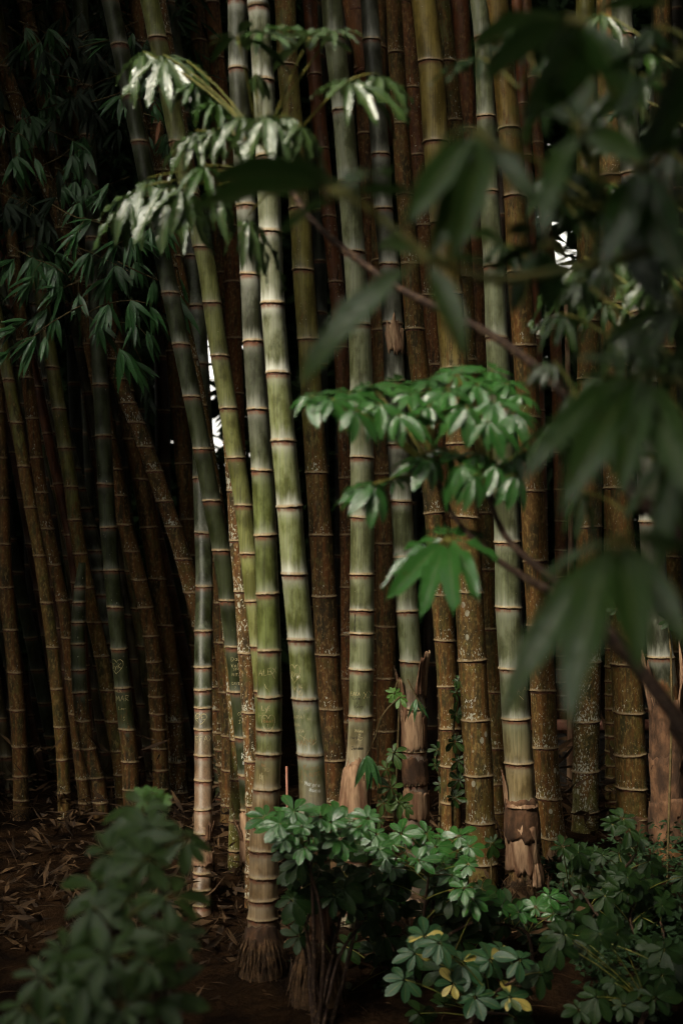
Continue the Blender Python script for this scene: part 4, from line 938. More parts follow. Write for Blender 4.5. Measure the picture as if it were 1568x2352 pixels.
stem_part(t1, [tip, at(630, 370, 3.03), at(600, 330, 3.1), at(592, 250, 3.0)], .004, .0025, MAT_PETIOLE, 'twig', 8)
stem_part(t1, [tip, at(670, 350, 3.0), at(690, 300, 3.0)], .004, .0025, MAT_PETIOLE, 'twig', 6)
# clusters of the same tree at right, mid distance
for (u, v, D, L, n, dr, m) in [(1440,575,2.9,125,9,62,MAT_LEAF_GR),(1340,590,2.95,120,7,68,MAT_LEAF_GR),(1530,600,2.8,120,8,55,MAT_LEAF_GR),(1400,420,3.2,60,7,35,MAT_LEAF),(1440,560,3.3,75,7,30,MAT_LEAF),(1545,520,3.0,75,8,25,MAT_LEAF_BR),(1380,30,3.0,75,6,30,MAT_LEAF_GR),(1480,110,3.1,70,6,40,MAT_LEAF),(1290,960,2.5,110,7,65,MAT_LEAF_GR),(1325,1010,2.5,90,6,70,MAT_LEAF_GR),(1370,960,2.6,90,6,60,MAT_LEAF),(1520,460,3.2,70,7,40,MAT_LEAF),(1460,220,3.3,60,6,40,MAT_LEAF_DK),(1360,480,3.4,60,7,40,MAT_LEAF_DK),(1500,700,3.0,90,7,50,MAT_LEAF_DK),(1390,690,3.1,90,7,50,MAT_LEAF_DK)]:
    cl(u, v, D, L, n, dr, m, 'wavy', s=at(min(1650, u + 130), v + 90, D - .1))

# ---- bright mid-distance umbrella shrub right of centre
mb = ground_at(1.25, 2.0)
t2 = thing('umbrella_tree', mb, 'bright green umbrella tree with glossy clusters hanging right of centre', 'tree')
m1 = [mb + Vector((0, 0, -.03)), Vector((1.1, 1.95, .6)), at(1640, 1760, 1.95), at(1568, 1672, 2.05), at(1470, 1540, 2.2), at(1370, 1440, 2.35), at(1280, 1368, 2.55), at(1210, 1330, 2.65), at(1135, 1282, 2.8)]
stem_part(t2, m1, .016, .006, MAT_BARK, 'trunk', 34, 8, .1)
stem_part(t2, [at(1470, 1540, 2.2), at(1380, 1430, 2.3), at(1310, 1360, 2.5), at(1230, 1300, 2.65), at(1165, 1238, 2.78), at(1130, 1165, 2.85), at(1128, 1110, 2.85)], .009, .005, MAT_BARK, 'branch', 26, 8, .15)
stem_part(t2, [at(1135, 1282, 2.8), at(1060, 1210, 2.85), at(1020, 1150, 2.9), at(1000, 1090, 2.9)], .006, .004, MAT_BARK, 'branch', 12, 7, .1)
ea, eb = at(1128, 1110, 2.85), at(1000, 1090, 2.9)
for (u, v, L, n, dr, D) in [(715,908,62,7,8,2.9),(760,915,66,8,14,2.85),(800,900,66,8,10,2.95),(815,940,64,8,26,2.8),(850,885,66,8,8,3.0),(870,925,66,9,18,2.85),(915,950,66,9,30,2.78),(910,880,66,8,8,3.05),(945,905,66,9,12,2.9),(985,870,66,8,6,3.05),(985,930,66,9,24,2.82),(1025,895,70,9,12,2.92),(1050,860,66,8,6,3.05),(1070,930,68,9,28,2.8),(1095,880,70,9,12,2.95),(1130,850,62,8,6,3.08),(1135,920,66,9,22,2.85),(1165,880,64,8,12,2.95),(1180,945,64,8,34,2.8),(1120,965,62,8,38,2.78),(1195,905,56,7,20,2.9),
        (985,1050,64,8,24,2.85),(1030,1035,66,8,14,2.9),(1060,1065,68,9,34,2.78),(1100,1040,68,9,18,2.86),(1140,1065,66,8,34,2.8),(1180,1045,64,8,22,2.86),(1215,1030,56,7,26,2.9),(1185,1090,58,8,42,2.78),(1090,1090,60,8,46,2.76),
        (860,1112,66,9,28,2.82),(830,1120,56,7,30,2.85),(905,1100,52,7,16,2.9)]:
    cl(u, v, D, L, n, dr, MAT_LEAF_BR, 'oblong', plant=t2, s=(ea if u > 1020 else eb), axis=Vector((R.uniform(-.3, .3), -.45 + R.uniform(-.2, .2), 1)), wx=1.3)
compound_tips(t2, at(1030, 1236, 2.8), at(1062, 1300, 2.85), [(868,1302,2.74),(905,1340,2.64),(968,1368,2.6),(1036,1356,2.58),(1102,1330,2.62),(1165,1262,2.75),(1120,1200,2.92),(975,1192,2.92),(1048,1178,2.96),(898,1250,2.85)], 'wavy', MAT_LEAF_BR, .0024, Vector((0, -.55, 1)), .66)

# ---- umbrella tree close to the camera: big soft leaves over the right half
nb = ground_at(0.95, 1.35)
t3 = thing('umbrella_tree', nb, 'nearest umbrella tree, large blurred leaves across the upper right', 'tree')
stem_part(t3, [nb + Vector((0, 0, -.03)), Vector((.85, 1.4, .8)), Vector((.72, 1.42, 1.5)), Vector((.62, 1.45, 2.0)), Vector((.5, 1.5, 2.4))], .014, .007, MAT_BARK, 'trunk', 20)
def nt(hub, stem, tips, mat=MAT_LEAF, nrm=None, kind='oblong', wx=.64):
    if nrm is DN: wx = .95
    compound_tips(t3, at(*hub), stem, [(u, v, hub[2] + d) for u, v, d in tips], kind, mat, .0042, nrm, wx)
ST = [Vector((.85, 1.4, .8)), Vector((.74, 1.42, 1.4)), Vector((.65, 1.45, 1.85)), Vector((.58, 1.46, 2.1)), Vector((.5, 1.5, 2.4))]
stem_part(t3, [ST[2], at(1300, 620, 1.5), at(1050, 620, 1.55), at(870, 500, 1.6)], .006, .0035, MAT_PETIOLE, 'branch', 16)
stem_part(t3, [ST[2], at(1400, 480, 1.5), at(1250, 380, 1.5), at(1120, 330, 1.5)], .006, .0035, MAT_PETIOLE, 'branch', 14)
bL, bM = at(870, 500, 1.6), at(1120, 330, 1.5)
DN = Vector((0, .45, 1)); LT = Vector((-.45, -.65, .75))
nt((790, 447, 1.6), bL, [(440,390,.05),(560,330,.12),(590,525,-.05),(700,320,.2),(870,330,.15),(945,415,0)], MAT_LEAF, DN)
nt((975, 590, 1.55), at(1050, 620, 1.55), [(668,800,-.06),(830,520,.12),(1110,460,.15),(1190,600,0),(1075,760,-.1)], MAT_LEAF_NEAR, LT)
nt((1100, 300, 1.6), bM, [(962,435,-.14),(1030,500,-.14),(1098,480,-.16),(1215,425,-.1),(1250,290,0),(985,290,.08)], MAT_LEAF_NEAR, Vector((-.2, -.8, .8)))
nt((1335, 300, 1.5), at(1400, 480, 1.5), [(1232,410,-.14),(1170,180,.1),(1445,335,-.14),(1480,180,.05),(1330,140,.12)], MAT_LEAF_NEAR, LT)
nt((1475, 375, 1.5), ST[3], [(1290,440,-.05),(1610,290,0),(1620,460,-.05),(1400,530,-.1),(1520,570,-.1)], MAT_LEAF, DN)
nt((1440, 490, 1.6), ST[2], [(1190,520,0),(1270,650,-.1),(1610,560,0),(1500,670,-.1)], MAT_LEAF_DK, DN)
nt((1475, 850, 1.55), ST[1], [(1222,975,-.14),(1330,1040,-.18),(1445,1040,-.18),(1290,790,.05),(1430,700,.1),(1600,790,0),(1560,1080,-.18)], MAT_LEAF_NEAR, LT)
nt((1420, 1232, 1.5), ST[0], [(1155,1520,-.14),(1285,1500,-.2),(1475,1470,-.2),(1565,1420,-.14),(1235,1310,0),(1610,1240,0)], MAT_LEAF_NEAR, LT)
nt((1330, 40, 1.5), ST[4], [(1075,140,-.02),(1095,20,.1),(1500,-30,.05),(1470,185,-.1),(1200,240,-.08),(1330,215,-.14)], MAT_LEAF, DN)
nt((1570, 120, 1.45), ST[4], [(1370,125,0),(1405,240,-.05),(1560,300,-.1),(1660,100,0)], MAT_LEAF_DK, DN)
nt((1570, 1010, 1.65), ST[1], [(1420,1170,-.05),(1495,1240,-.1),(1580,1240,-.1),(1440,1040,0)], MAT_LEAF_NEAR, LT)
nt((1560, 700, 1.6), ST[2], [(1400,760,-.05),(1460,830,-.1),(1600,860,-.1),(1440,640,.1)], MAT_LEAF_NEAR, LT)
nt((1250, 560, 1.75), at(1300, 620, 1.5), [(1110,600,0),(1160,690,-.1),(1290,690,-.1),(1350,580,0),(1200,480,.1)], MAT_LEAF_DK, DN)

for (u, v, D, L, n, dr, m) in [(1190,90,2.1,90,8,25,MAT_LEAF_DK),(1260,210,2.0,90,8,40,MAT_LEAF),(1390,110,2.2,85,8,35,MAT_LEAF_DK),(1500,60,2.0,95,8,30,MAT_LEAF_DK),(1540,250,2.1,95,8,40,MAT_LEAF),(1420,320,2.3,85,8,40,MAT_LEAF_GR),(1300,470,2.2,85,8,30,MAT_LEAF_DK),(1510,430,2.2,90,8,45,MAT_LEAF_GR),(1390,600,2.3,90,9,55,MAT_LEAF_GR),(1540,660,2.1,95,9,55,MAT_LEAF_GR),(1290,720,2.4,70,8,45,MAT_LEAF),(1500,780,2.3,85,8,50,MAT_LEAF_GR),(1380,850,2.2,85,8,50,MAT_LEAF),(1310,900,2.1,95,8,55,MAT_LEAF_GR),(1540,920,2.2,90,8,50,MAT_LEAF_DK),(1440,1000,2.3,80,8,55,MAT_LEAF),(1340,1130,2.2,75,7,50,MAT_LEAF_GR),(1530,1150,2.1,85,8,50,MAT_LEAF_GR),(1450,1290,2.2,75,7,50,MAT_LEAF),(1100,130,2.3,75,8,25,MAT_LEAF_DK),(1230,30,2.2,85,8,20,MAT_LEAF_DK),(1290,120,1.9,95,8,35,MAT_LEAF),(1420,200,1.85,95,8,40,MAT_LEAF_GR),(1540,350,1.9,95,8,45,MAT_LEAF_GR),(1350,260,2.0,90,8,45,MAT_LEAF),(1250,400,2.1,80,8,50,MAT_LEAF_GR),(1460,540,1.9,95,8,50,MAT_LEAF),(1330,640,2.1,85,8,55,MAT_LEAF_GR),(1560,800,1.9,95,8,55,MAT_LEAF_GR),(1270,830,2.2,80,8,50,MAT_LEAF_GR),(1420,740,2.1,90,8,55,MAT_LEAF_GR),(1330,390,2.1,90,8,40,MAT_LEAF_DK),(1160,560,2.3,75,8,30,MAT_LEAF_DK),(1470,170,2.3,85,8,35,MAT_LEAF)]:
    cl(u, v, D, L, n, dr, m, 'wavy' if R.random() < .5 else 'oblong', plant=t3, s=at(u + R.uniform(40, 110), v + R.uniform(40, 120), D - .1))
# ------------------------------------------------------------------ bamboo leaf sprays on the left
def spray(label, ctrl, D, fans, mat=MAT_BAM, group='bamboo leaf sprays hanging at left'):
    pts = [at(u, v, D + (d[0] if d else 0)) for u, v, *d in ctrl]
    p = thing('bamboo_branch', pts[0], label, 'branch', group)
    stem_part(p, pts, .0035, .0012, MAT_TWIG, 'twig', 6 * len(pts), 5)
    cp = curve_pts(pts, 24)
    for (u, v, n, L, ang, spread) in fans:
        h = at(u, v, D + R.uniform(-.12, .08))
        s = min(cp, key=lambda q: (q - h).length)
        v_, f_ = tube([s - pts[0], (s + h) / 2 + Vector((0, 0, .01)) - pts[0], h - pts[0]], [.0014, .0012, .0009], 4)
        tw = link('side_twig', mesh('side_twig', v_, f_, MAT_TWIG), p)
        n += 2 if n > 1 else 0
        for i in range(n):
            a = math.radians(ang + spread * ((i + .5) / n - .5) + R.uniform(-7, 7))
            d = Vector((math.cos(a), R.uniform(-.55, .25), math.sin(a)))
            l = L * KU * D * R.uniform(.95, 1.4)
            back = (s - h) * (0.30 * R.random())
            link('leaf', leaf_mesh('bamboo', R.randrange(5), mat), tw, leaf_matrix(h + back, d, Vector((R.uniform(-.5, .5), -.8, .9)), l, R.uniform(.95, 1.35)))
    return p
spray('leafy bamboo spray drooping in front of the leaning mottled culm', [(150,690),(215,735),(275,800),(330,860)], 5.9, [(222,738,5,62,-55,60),(275,800,6,74,-60,70),(232,745,3,50,-110,40),(300,830,4,66,-40,40)])
spray('bamboo spray with downward leaves beside the dark leaning culm', [(230,690),(260,735),(310,745),(345,780)], 6.0, [(310,745,4,55,-95,50),(338,760,3,62,-60,30)])
spray('bamboo spray fanning right above the dark leaning culm', [(270,600),(320,625),(365,645),(390,665)], 5.8, [(352,642,3,50,-95,40),(380,655,5,74,-62,45),(405,690,2,70,-55,14)])
spray('wide bamboo spray reaching the left edge at mid height', [(190,700),(120,740),(80,770),(30,800)], 5.7, [(85,772,6,80,-128,60),(30,745,4,62,-155,40),(105,775,3,48,-88,40),(20,810,3,70,-140,40)])
spray('bamboo spray with overlapping leaves at left above the wide spray', [(200,640),(150,660),(110,700),(60,735)], 5.85, [(145,660,5,58,-150,80),(180,680,5,46,-80,70),(110,710,5,58,-120,60),(60,735,4,62,-160,40),(130,730,4,50,-95,60)])
spray('bamboo spray with pale lit leaves left of the grey umbrella clusters', [(120,470),(180,500),(250,510),(300,545)], 5.6, [(185,462,5,50,-100,80),(250,420,5,50,-140,70),(175,540,5,52,-130,70),(210,505,4,55,-150,60)])
spray('bamboo spray with a spread fan below the lowest grey cluster', [(190,500),(250,520),(300,545),(345,545)], 5.6, [(300,545,6,62,-60,110),(370,505,5,62,-60,60),(345,520,4,55,-100,60),(270,555,4,60,-130,60)])
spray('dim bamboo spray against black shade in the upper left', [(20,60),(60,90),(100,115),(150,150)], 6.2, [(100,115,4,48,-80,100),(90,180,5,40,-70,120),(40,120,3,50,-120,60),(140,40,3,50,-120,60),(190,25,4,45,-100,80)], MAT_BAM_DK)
spray('bamboo spray with narrow leaves near the top left of the grey clusters', [(180,110),(240,95),(300,85),(350,110)], 5.8, [(255,95,3,60,-170,40),(270,100,4,52,-80,60),(305,75,3,40,-90,50),(340,90,4,50,-80,70)])
spray('bamboo spray hanging over the dim culm at upper left', [(210,235),(270,215),(330,185),(400,190)], 5.7, [(280,220,6,55,-130,80),(295,218,5,45,-85,60),(335,180,4,40,-85,60),(415,185,6,42,-95,80),(470,205,4,50,-70,40),(505,225,4,60,-55,30),(350,250,4,40,-70,60)])
spray('bamboo spray at the left edge below the upper left shade', [(-20,260),(20,300),(50,310),(80,340)], 6.0, [(45,305,4,56,-75,60),(25,365,6,60,-75,90),(10,290,3,40,-110,50),(80,370,3,50,-60,40)])
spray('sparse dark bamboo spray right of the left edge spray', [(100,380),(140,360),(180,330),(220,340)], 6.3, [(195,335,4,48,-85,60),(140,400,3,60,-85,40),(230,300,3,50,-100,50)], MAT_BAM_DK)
spray('bamboo spray crossing the dim culm below the upper left clusters', [(150,560),(210,580),(270,610),(330,640)], 5.9, [(205,580,5,58,-120,80),(265,610,5,60,-80,80),(310,600,5,55,-60,70),(240,650,5,55,-110,80)])
spray('bamboo spray of long leaves left of the sky specks', [(20,560),(70,590),(120,610),(165,640)], 5.8, [(30,600,5,62,-130,80),(75,590,5,60,-90,80),(125,615,5,60,-100,80),(70,650,5,60,-140,60)])
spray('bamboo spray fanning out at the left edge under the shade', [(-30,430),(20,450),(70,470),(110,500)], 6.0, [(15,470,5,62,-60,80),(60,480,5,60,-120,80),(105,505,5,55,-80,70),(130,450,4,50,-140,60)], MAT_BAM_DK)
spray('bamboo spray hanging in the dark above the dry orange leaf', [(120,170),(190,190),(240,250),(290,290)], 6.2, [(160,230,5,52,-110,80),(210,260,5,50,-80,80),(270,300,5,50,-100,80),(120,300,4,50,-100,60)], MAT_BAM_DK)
spray('bamboo spray with drooping tips right of the wide left spray', [(200,720),(240,700),(300,690),(350,700)], 5.75, [(250,700,5,55,-100,80),(300,690,5,58,-70,70),(345,705,4,60,-65,40),(410,610,4,62,-60,40)])
for q in range(20):
    u_, v_ = R.uniform(-20, 380), R.uniform(-20, 640)
    sg = R.choice((-1, 1))
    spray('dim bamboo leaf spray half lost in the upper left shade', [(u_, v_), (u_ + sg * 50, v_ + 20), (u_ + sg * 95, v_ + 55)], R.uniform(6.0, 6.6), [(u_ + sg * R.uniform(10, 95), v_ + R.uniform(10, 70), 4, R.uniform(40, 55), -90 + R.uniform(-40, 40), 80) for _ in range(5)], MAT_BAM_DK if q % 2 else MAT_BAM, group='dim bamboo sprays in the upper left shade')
spray('dry orange bamboo leaf hanging with a dark one at upper left', [(330,260),(355,270),(370,278)], 5.6, [(367,278,1,44,-90,4)], MAT_DRY)
spray('dark bamboo spray between the leaning culms at left', [(300,780),(325,830),(340,880)], 6.9, [(335,880,6,50,-85,40),(345,920,5,46,-85,40),(330,850,4,46,-80,50)], MAT_BAM_DK)
spray('small bamboo seedling leaves hanging beside the grey green culm', [(918,1600),(880,1640),(862,1690),(844,1735)], 4.98, [(844,1735,7,62,-88,70)], group=None)
spray('tiny bamboo shoot with two leaves on the torn sheath', [(935,1560),(955,1600),(975,1640)], 5.08, [(955,1605,3,40,-90,90)], MAT_LEAF_YG if False else MAT_BAM, group=None)
spray('small bamboo spray lying on the ground by the root mat', [(690,2215),(670,2205),(640,2205)], 4.75, [(668,2208,5,50,-145,70)], MAT_BAM, group=None)
spray('small bamboo seedling on the litter behind the shaggy root mat', [(530,2185),(520,2170),(510,2150)], 5.15, [(512,2160,5,40,-150,90)], MAT_BAM, group=None)

# ------------------------------------------------------------------ low wall, pipe rail and small things at right
def box(name, x0, x1, y0, y1, z0, z1, mat, parent, bev=0.01):
    org = WM[parent].translation
    v = [Vector((x, y, z)) - org for z in (z0, z1) for y in (y0, y1) for x in (x0, x1)]
    f = [(0, 1, 3, 2)[::-1], (4, 5, 7, 6), (0, 1, 5, 4), (2, 3, 7, 6)[::-1], (0, 2, 6, 4)[::-1], (1, 3, 7, 5)]
    o = link(name, mesh(name, v, f, mat, False), parent)
    m = o.modifiers.new('bev', 'BEVEL'); m.width = bev; m.segments = 2
    return o
Dw = 7.3
wx0, wx1 = at(1130, 0, Dw).x, at(1900, 0, Dw).x
zt = at(0, 1694, Dw).z
wall = thing('low_wall', (wx0, Dw, 0.05), 'low rough dark concrete wall between the lichen culms', 'wall')
xx = wx0; k = 0
while xx < wx1:
    w_ = 0.62
    box('block', xx, xx + w_ - 0.008, Dw, Dw + 0.15, -0.03, zt - 0.001 * (k % 3), MAT_CONC, wall); xx += w_; k += 1
rail = thing('pipe_rail', (wx0, Dw + .07, zt), 'faded orange pipe rail along the low wall', 'railing')
v_, f_ = tube([Vector((wx0, Dw + .07, zt + .055)) - WM[rail].translation, Vector((wx1, Dw + .07, zt + .055)) - WM[rail].translation], [.028, .028], 12)
link('pipe', mesh('pipe', v_, f_, MAT_PIPE), rail)
for uu in (1268, 1470, 1700):
    a = at(uu, 0, Dw + .07)
    v_, f_ = tube([Vector((a.x, Dw + .07, zt - .01)) - WM[rail].translation, Vector((a.x, Dw + .07, zt + .12)) - WM[rail].translation], [.022, .022], 10)
    link('post', mesh('post', v_, f_, MAT_CONC), rail)
gp = [at(1262, 1795, 5.75), at(1275, 1840, 5.7), at(1285, 1900, 5.65), at(1290, 1960, 5.6), at(1293, 2040, 5.55)]
hose = thing('cut_stick', gp[-1], 'thin grey stick leaning beside the lichen dotted culm', 'stick')
stem_part(hose, gp, .006, .0065, MAT_GREYP, 'shaft', 14, 7, .06)
sp_ = thing('thin_stem', ground_at(at(1308, 0, 7.0).x, 7.0), 'thin pale spotted upright stem behind the culms at right', 'stem')
stem_part(sp_, [WM[sp_].translation.copy(), at(1309, 1500, 7.0), at(1309, 1180, 7.0), at(1306, 1000, 7.0), at(1300, 700, 7.0)], .016, .012, MAT_HUSK, 'stalk', 14, 8, .1)
# cut bamboo pieces and a broken stake by the root mats
def stake(label, p0, p1, r, name='cut_stake'):
    t = thing(name, p0, label, 'stake', 'cut bamboo stakes by the root mats')
    d = (p1 - p0); n = 10; V, F = [], []
    e1 = Vector((1, 0, 0)); e2 = Vector((0, 1, 0))
    for zf in (0, .02, .5, .97, 1):
        for rr_ in (1.0, .74):
            for j in range(n):
                a = math.pi * 1.2 * j / (n - 1) - math.pi * 1.1
                V.append(d * zf + (e1 * math.cos(a) + e2 * math.sin(a)) * r * rr_ * (1.04 if zf in (.02,) else 1) + Vector((0, 0, .006 * math.sin(j * 2.2) if zf == 1 else 0)))
    for k in range(4):
        for j in range(n - 1):
            for q in (0, 1):
                a = k * 2 * n + q * n + j; F.append((a, a + 1, a + 2 * n + 1, a + 2 * n))
        a = k * 2 * n; F.append((a, a + n, a + 3 * n, a + 2 * n)); F.append((a + n - 1, a + 2 * n - 1, a + 4 * n - 1, a + 3 * n - 1))
    for j in range(n - 1): F.append((j, j + 1, n + j + 1, n + j)); q = 8 * n; F.append((q + j, q + j + 1, q + n + j + 1, q + n + j))
    link('split_shell', mesh('split_shell', V, F, MAT_HUSK), t)
stake('orange brown cut bamboo stake beside the shaggy root mat', at(642, 2238, 4.86), at(650, 2160, 4.86), .018)
stake('pale split bamboo stake leaning at the second root mat', at(690, 2195, 4.8), at(698, 2105, 4.8), .014)
stake('short broken bamboo stub between the stakes', at(708, 2155, 4.78), at(706, 2080, 4.8), .018)
v_, f_ = tube([Vector((0, 0, 0)), at(658, 1760, 4.9) - at(664, 2150, 4.9)], [.004, .004], 6)
rod = thing('rust_rod', at(664, 2150, 4.9), 'thin rust coloured rod standing left of the brightest culm', 'rod'); link('shaft', mesh('shaft', v_, f_, MAT_PIPE), rod)

# ------------------------------------------------------------------ litter, loose foliage and canopy
def quad_leaves(name, P, Dv, Nv, L, Wd, mat, label, cat, parent=None):
    """many thin leaves as one mesh: each a kite of two quads folded along its rib"""
    n = len(P)
    Dv = Dv / np.linalg.norm(Dv, axis=1, keepdims=True)
    X = np.cross(Dv, Nv); X /= np.linalg.norm(X, axis=1, keepdims=True) + 1e-9
    Z = np.cross(X, Dv)
    L = L[:, None]; Wd = Wd[:, None]
    a = P; m1 = P + Dv * L * .45 + X * Wd * .5 + Z * Wd * .12; m2 = P + Dv * L * .45 - X * Wd * .5 + Z * Wd * .12
    c = P + Dv * L - Z * L * .12; mid = P + Dv * L * .5 - Z * L * .02
    V = np.stack([a, m1, c, m2, mid], 1).reshape(-1, 3)
    i = np.arange(n) * 5
    Q = np.concatenate([np.stack([i, i + 1, i + 2, i + 4], 1), np.stack([i, i + 4, i + 2, i + 3], 1)])
    o = link(name, np_mesh(name, V, Q, mat))
    tag(o, label, cat, kind='stuff')
    return o
def rnd_dirs(n, zmean=-.4):
    d = NR.normal(size=(n, 3)); d[:, 2] = d[:, 2] * .5 + zmean
    return d
# straw and dry leaves on the soil
n = 5000
px = NR.uniform(-3.2, 3.2, n); py = 4.0 + NR.gamma(2.2, .75, n)
pz = np.array([gz(a, b) for a, b in zip(px, py)]) + NR.uniform(.006, .03, n) + np.where((py > 5.4), NR.uniform(0, .10, n), 0)
keep = NR.random(n) < np.clip(.22 + (py - 4.3) * .35, .15, 1)
P = np.stack([px, py, pz], 1)[keep]; n = len(P)
d = NR.normal(size=(n, 3)); d[:, 2] *= .22
quad_leaves('leaf_litter', P, d, np.tile([0, 0, 1.], (n, 1)) + NR.normal(size=(n, 3)) * .4, NR.uniform(.03, .16, n), NR.uniform(.003, .016, n), MAT_LITTER, 'scattered straw and dry bamboo leaves on the soil', 'litter')
# heap of fallen sheaths at the back left
n = 600
px = NR.uniform(-3.4, -.4, n); py = NR.uniform(6.2, 8.2, n); P = np.stack([px, py, .1 + NR.random(n) ** 2 * .35], 1)
quad_leaves('fallen_sheaths', P, rnd_dirs(n, .2), NR.normal(size=(n, 3)), NR.uniform(.05, .17, n), NR.uniform(.006, .022, n), MAT_LITTER, 'heaped dry sheaths between the culm feet at left', 'litter')
n = 900
P = np.stack([NR.uniform(.9, 3.4, n), NR.uniform(6.1, 7.2, n), .08 + NR.random(n) ** 2 * .3], 1)
quad_leaves('fallen_sheaths', P, rnd_dirs(n, .2), NR.normal(size=(n, 3)), NR.uniform(.08, .25, n), NR.uniform(.008, .03, n), MAT_LITTER, 'heaped dry sheaths in front of the low wall at right', 'litter')
n = 1600
px = NR.uniform(-1.3, .9, n); py = NR.uniform(4.75, 6.3, n)
P = np.stack([px, py, np.array([gz(a, b) for a, b in zip(px, py)]) + .01 + NR.random(n) ** 2 * .16], 1)
quad_leaves('foot_litter', P, rnd_dirs(n, .15), NR.normal(size=(n, 3)), NR.uniform(.03, .13, n), NR.uniform(.006, .026, n), MAT_LITTER, 'crumpled dry leaves packed round the middle culm feet', 'litter')
# fine ground cover at lower right
n = 9000
px = NR.uniform(.75, 2.6, n); py = NR.uniform(4.15, 5.6, n)
hh = .30 * np.clip((px - .6) * 1.1, .2, 1)
P = np.stack([px, py, NR.random(n) ** .7 * hh + .02 + np.clip(py - 4.9, 0, 1) * .1], 1)
quad_leaves('ground_cover', P, rnd_dirs(n, .1), NR.normal(size=(n, 3)) * .5 + [0, -.3, 1], NR.uniform(.025, .05, n), NR.uniform(.010, .018, n), MAT_FOL, 'fine dark leaved ground cover at lower right', 'ground cover')
# dark hanging bamboo foliage at upper left, behind the sprays
n = 5200
D_ = NR.uniform(6.6, 9.0, n); uu = 470 - 560 * NR.random(n) ** .8; vv = -150 + 900 * NR.random(n) ** 1.3
ok = ~((uu > 420) & (vv > 450)); D_, uu, vv = D_[ok], uu[ok], vv[ok]; n = len(D_)
P = np.stack([(uu - 784) * KU * D_, D_, CAM_Z - (vv - 1176) * KU * D_], 1)
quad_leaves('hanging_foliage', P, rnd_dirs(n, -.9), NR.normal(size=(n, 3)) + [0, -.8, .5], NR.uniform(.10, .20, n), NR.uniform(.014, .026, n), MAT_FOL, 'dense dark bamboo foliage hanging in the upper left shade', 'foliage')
# thicket behind the grove with openings to the sky
n = 90000
D_ = NR.uniform(12.0, 15.5, n); x = NR.uniform(-7.5, 7.5, n); z = NR.uniform(-.1, 8.5, n)
u = 784 + x / (KU * D_); v = 1176 - (z - CAM_Z) / (KU * D_)
gapL = (np.abs(u - 490 - (v - 950) * .05) < 28) & (v > 735) & (v < 1035)
thin = ((np.abs(u - 1290) < 40) & (((v > 400) & (v < 640)) | (v < 230))) & (NR.random(n) < np.where(v > 300, .86, .80))
specks = (NR.random(n) < .12) & (u > 1180) & (v < 500)
ok = ~(gapL | thin | specks)
P = np.stack([x, D_, z], 1)[ok]; n = len(P)
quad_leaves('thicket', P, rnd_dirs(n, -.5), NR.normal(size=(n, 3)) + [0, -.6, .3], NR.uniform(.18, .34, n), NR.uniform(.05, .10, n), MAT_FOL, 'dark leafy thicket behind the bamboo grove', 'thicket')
n = 16000
D_ = NR.uniform(16.5, 18.5, n); x = NR.uniform(-9.5, 9.5, n); z = NR.uniform(-.1, 9.5, n)
u = 784 + x / (KU * D_); v = 1176 - (z - CAM_Z) / (KU * D_)
ok = ~((np.abs(u - 490 - (v - 950) * .05) < 108) & (v > 620) & (v < 1100)) & ~((np.abs(u - 1290) < 60) & (((v > 400) & (v < 640)) | (v < 230)))
P = np.stack([x, D_, z], 1)[ok]; n = len(P)
quad_leaves('far_thicket', P, rnd_dirs(n, -.5), NR.normal(size=(n, 3)) + [0, -.9, .3], NR.uniform(.5, .8, n), NR.uniform(.22, .34, n), MAT_FOL, 'farther dark trees closing the view behind the thicket', 'thicket')
# leafy crowns of the grove overhead
n = 70000
x = NR.uniform(-7.5, 7.5, n); y = NR.uniform(5.6, 15.5, n)
z = 4.6 + (y - 5.6) * .12 + NR.random(n) * 3.2
ok = (NR.random(n) < np.clip((y - 5.9) * .9, .03, 1)) & (np.hypot((x - .25) / .75, (y - 6.2) / 1.1) > 1)  # hole cut in the crowns to let sky highlights onto the leaves
P = np.stack([x, y, z], 1)[ok]; n = len(P)
quad_leaves('bamboo_canopy', P, rnd_dirs(n, -.4), NR.normal(size=(n, 3)) * .6 + [0, 0, 1], NR.uniform(.2, .4, n), NR.uniform(.05, .09, n), MAT_FOL, 'leafy bamboo crowns closing over the grove', 'canopy')
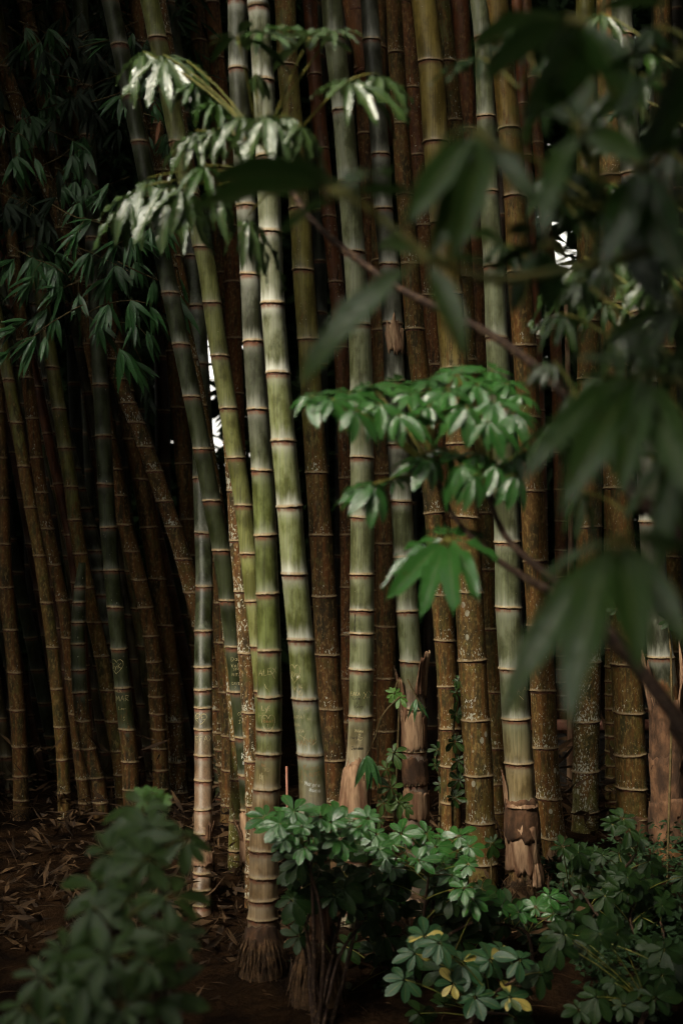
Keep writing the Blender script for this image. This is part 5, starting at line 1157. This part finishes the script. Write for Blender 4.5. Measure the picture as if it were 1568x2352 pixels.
# unseen leaf layer added over the path, its holes shaped to steer the light
n = 62000
x = NR.uniform(-12, 10, n); y = NR.uniform(-10, 6.4, n); z = 5.0 + NR.random(n) * 1.7
tt_ = (y - 5.0) / S.y                       # follow the sunbeam through a leaf down to the front of the grove
gx, gz_ = x - S.x * tt_, z - S.z * tt_
def beam(Y, spots):                          # distance measure to lit spots (x, z, rx, rz) in the plane y = Y
    q = (y - Y) / S.y
    return np.min([np.where(y < Y - .2, np.hypot((x - S.x * q - a) / c, (z - S.z * q - b) / d), 9) for a, b, c, d in spots], 0)
main = np.minimum(beam(5.0, [(.18, 1.35, .80, 1.35), (.45, 2.9, .45, .8), (.42, -.28, .42, .4)]), beam(2.85, [(.25, 1.95, .5, .65), (-.28, 2.35, .5, .5)]))
main = np.minimum(main, beam(1.5, [(.26, 1.62, .22, .45)]))
part = np.minimum(np.hypot((gx + 1.25) / .9, (gz_ - 1.2) / 1.3), np.hypot((gx - 1.3) / .45, (gz_ - 1.5) / .8))
top_ = np.minimum(np.minimum(np.hypot((x + 0.25) / 1.15, (y - 4.0) / 1.9), np.hypot((x - .25) / .75, (y - 6.2) / 1.1)), np.hypot((x + 1.4) / 1.1, (y - .4) / 1.4))   # holes added so skylight reaches leaf tops and culms
rn = NR.random(n)
ok = ~(main < 1 + NR.normal(size=n) * .10)
ok &= ~((part < 1) & (rn > .05) & (y < 4.5))
ok &= ~((top_ < 1 + NR.normal(size=n) * .15) & (rn > .12))
P = np.stack([x, y, z], 1)[ok]; n = len(P)
quad_leaves('light_shaping_canopy', P, rnd_dirs(n, -.3), NR.normal(size=(n, 3)) * .5 + [0, 0, 1], NR.uniform(.35, .65, n), NR.uniform(.12, .22, n), MAT_FOL, 'unseen leaf crowns added over the path, openings shaped to aim the light', 'canopy')
# unseen leaf walls added behind and beside the viewer to cut fill light
n = 16000
a = NR.uniform(math.pi * .95, math.pi * 2.05, n); r_ = NR.uniform(11, 13, n)
P = np.stack([np.cos(a) * r_, np.sin(a) * r_ + 2, NR.uniform(0, 6.5, n)], 1)
quad_leaves('fill_blocking_ring', P, rnd_dirs(n, -.4), NR.normal(size=(n, 3)) + [0, 0, .4], NR.uniform(.5, .9, n), NR.uniform(.18, .3, n), MAT_FOL, 'unseen ring of leaves added behind the viewer to cut fill light', 'thicket')
n = 14000  # flank leaves, out of view, added to shut out stray skylight
sd = NR.choice([-1., 1.], n)
P = np.stack([sd * NR.uniform(7.2, 8.8, n), NR.uniform(2, 15, n), NR.uniform(0, 8.5, n)], 1)
quad_leaves('fill_blocking_sides', P, rnd_dirs(n, -.4), NR.normal(size=(n, 3)) + [0, 0, .4], NR.uniform(.5, .9, n), NR.uniform(.18, .3, n), MAT_FOL, 'unseen leaf walls added on both flanks to cut fill light', 'thicket')
